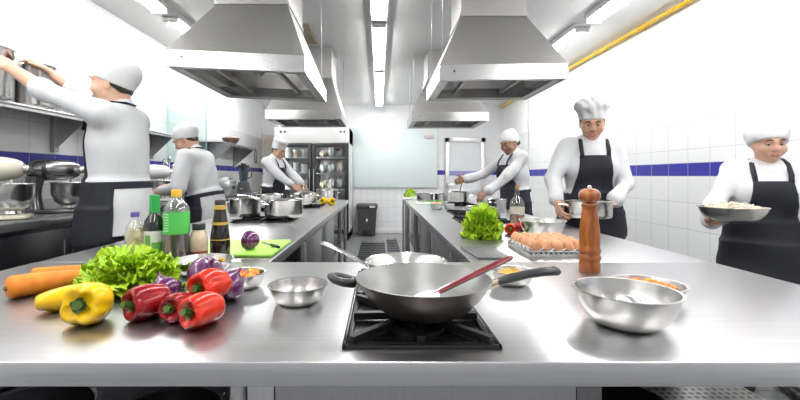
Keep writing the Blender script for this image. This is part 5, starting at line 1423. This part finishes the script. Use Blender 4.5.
person('smiling woman in tall white chef hat holding a steel pot behind the pepper mill', (1.61, 3.05), (-.30, -1), 1.77, 'skin_b', ((1.605, 2.77, 1.04), (1.255, 2.82, 1.045)), True,
       lean=.06, head=(-.12, .30), hat='toque', sleeve=(.72, .78), curl=(.9, .9), palm=((-1, .1, .1), (1, .1, .1)), smile=1.0, seed=5, elbow=((-.9, -.5, -.6), (.9, -.5, -.6)))
person('woman in white chef cap carrying a bowl of noodles at the right edge', (2.27, 2.36), (-.55, -1), 1.54, 'skin_f', ((2.40, 2.10, .83), (1.84, 2.22, .985)), True,
       lean=.05, head=(.10, .15), hat='puff', sleeve=(.86, .86), curl=(.5, .3), palm=((-1, 0, 0), (0, 0, 1)), hdir=(None, (-.1, -1, .1)), smile=.5, seed=6)

# things held in hands
hp_ = stockpot('stock_pot', 'steel pot held by the smiling woman in the tall chef hat', 'pot', (1.43, 2.755, .955), .155, .115, 'loops', rz=.08)
nb = bowl('steel bowl of pale noodles carried by the woman at the right edge', (1.88, 2.13, .995), .145, .078, .06)
nd = MB(); r_ = random.Random(3)
for k in range(85):
    th = r_.uniform(0, 2*PI); q = .115*math.sqrt(r_.random()); a = r_.uniform(0, 6); l = r_.uniform(.04, .09); cx, cy = q*math.cos(th), q*math.sin(th); z = .066+.028*(1-(q/.12)**2)+r_.uniform(0, .010)
    l *= min(1, (.155-q)/.05)
    nd.tube([(cx+(f-.5)*l*math.cos(a)-.012*math.sin(3*f+k)*math.sin(a), cy+(f-.5)*l*math.sin(a)+.012*math.sin(3*f+k)*math.cos(a), z+.005*math.sin(5*f+k)) for f in (0, .25, .5, .75, 1)], .0035, 6)
nd.grid(lambda u, v: (.128*v*math.cos(2*PI*u), .128*v*math.sin(2*PI*u), .064+.026*(1-v*v)), 28, 6, wrap_u=True)
o = build('noodles', nd, M['noodles'], None, None, 180); o.location = (1.88, 2.13, .995); tag(o, 'mound of pale noodles in the carried steel bowl', 'noodles', kind='stuff')
# wooden spoon in the stirring hand
t = thing('stirring_spoon', 'wooden spoon in the hand of the woman with the headscarf', 'spoon', (.92, 4.66, 1.0))
b = MB(); b.tube([(.915, 4.665, .965), (.95, 4.66, 1.10), (.985, 4.645, 1.27)], .006, 8); b.sphere((.912, 4.667, .955), (.022, .008, .03), 12, 8); part('spoon', b, M['wood'], t, True)

# ------------------------------------------------------------------ white world light as fill, let in by leaving off the rear wall
w = bpy.data.worlds.new('world'); SC.world = w; w.use_nodes = True
nt = w.node_tree; bg = nt.nodes['Background']; bg.inputs['Color'].default_value = (.97, .98, 1.0, 1); bg.inputs['Strength'].default_value = .5
SC.cycles.max_bounces = 10; SC.cycles.diffuse_bounces = 5; SC.cycles.glossy_bounces = 5; SC.cycles.transmission_bounces = 8
SC.cycles.caustics_reflective = False; SC.cycles.caustics_refractive = False
SC.cycles.sample_clamp_indirect = 6
SC.cycles.use_denoising = True
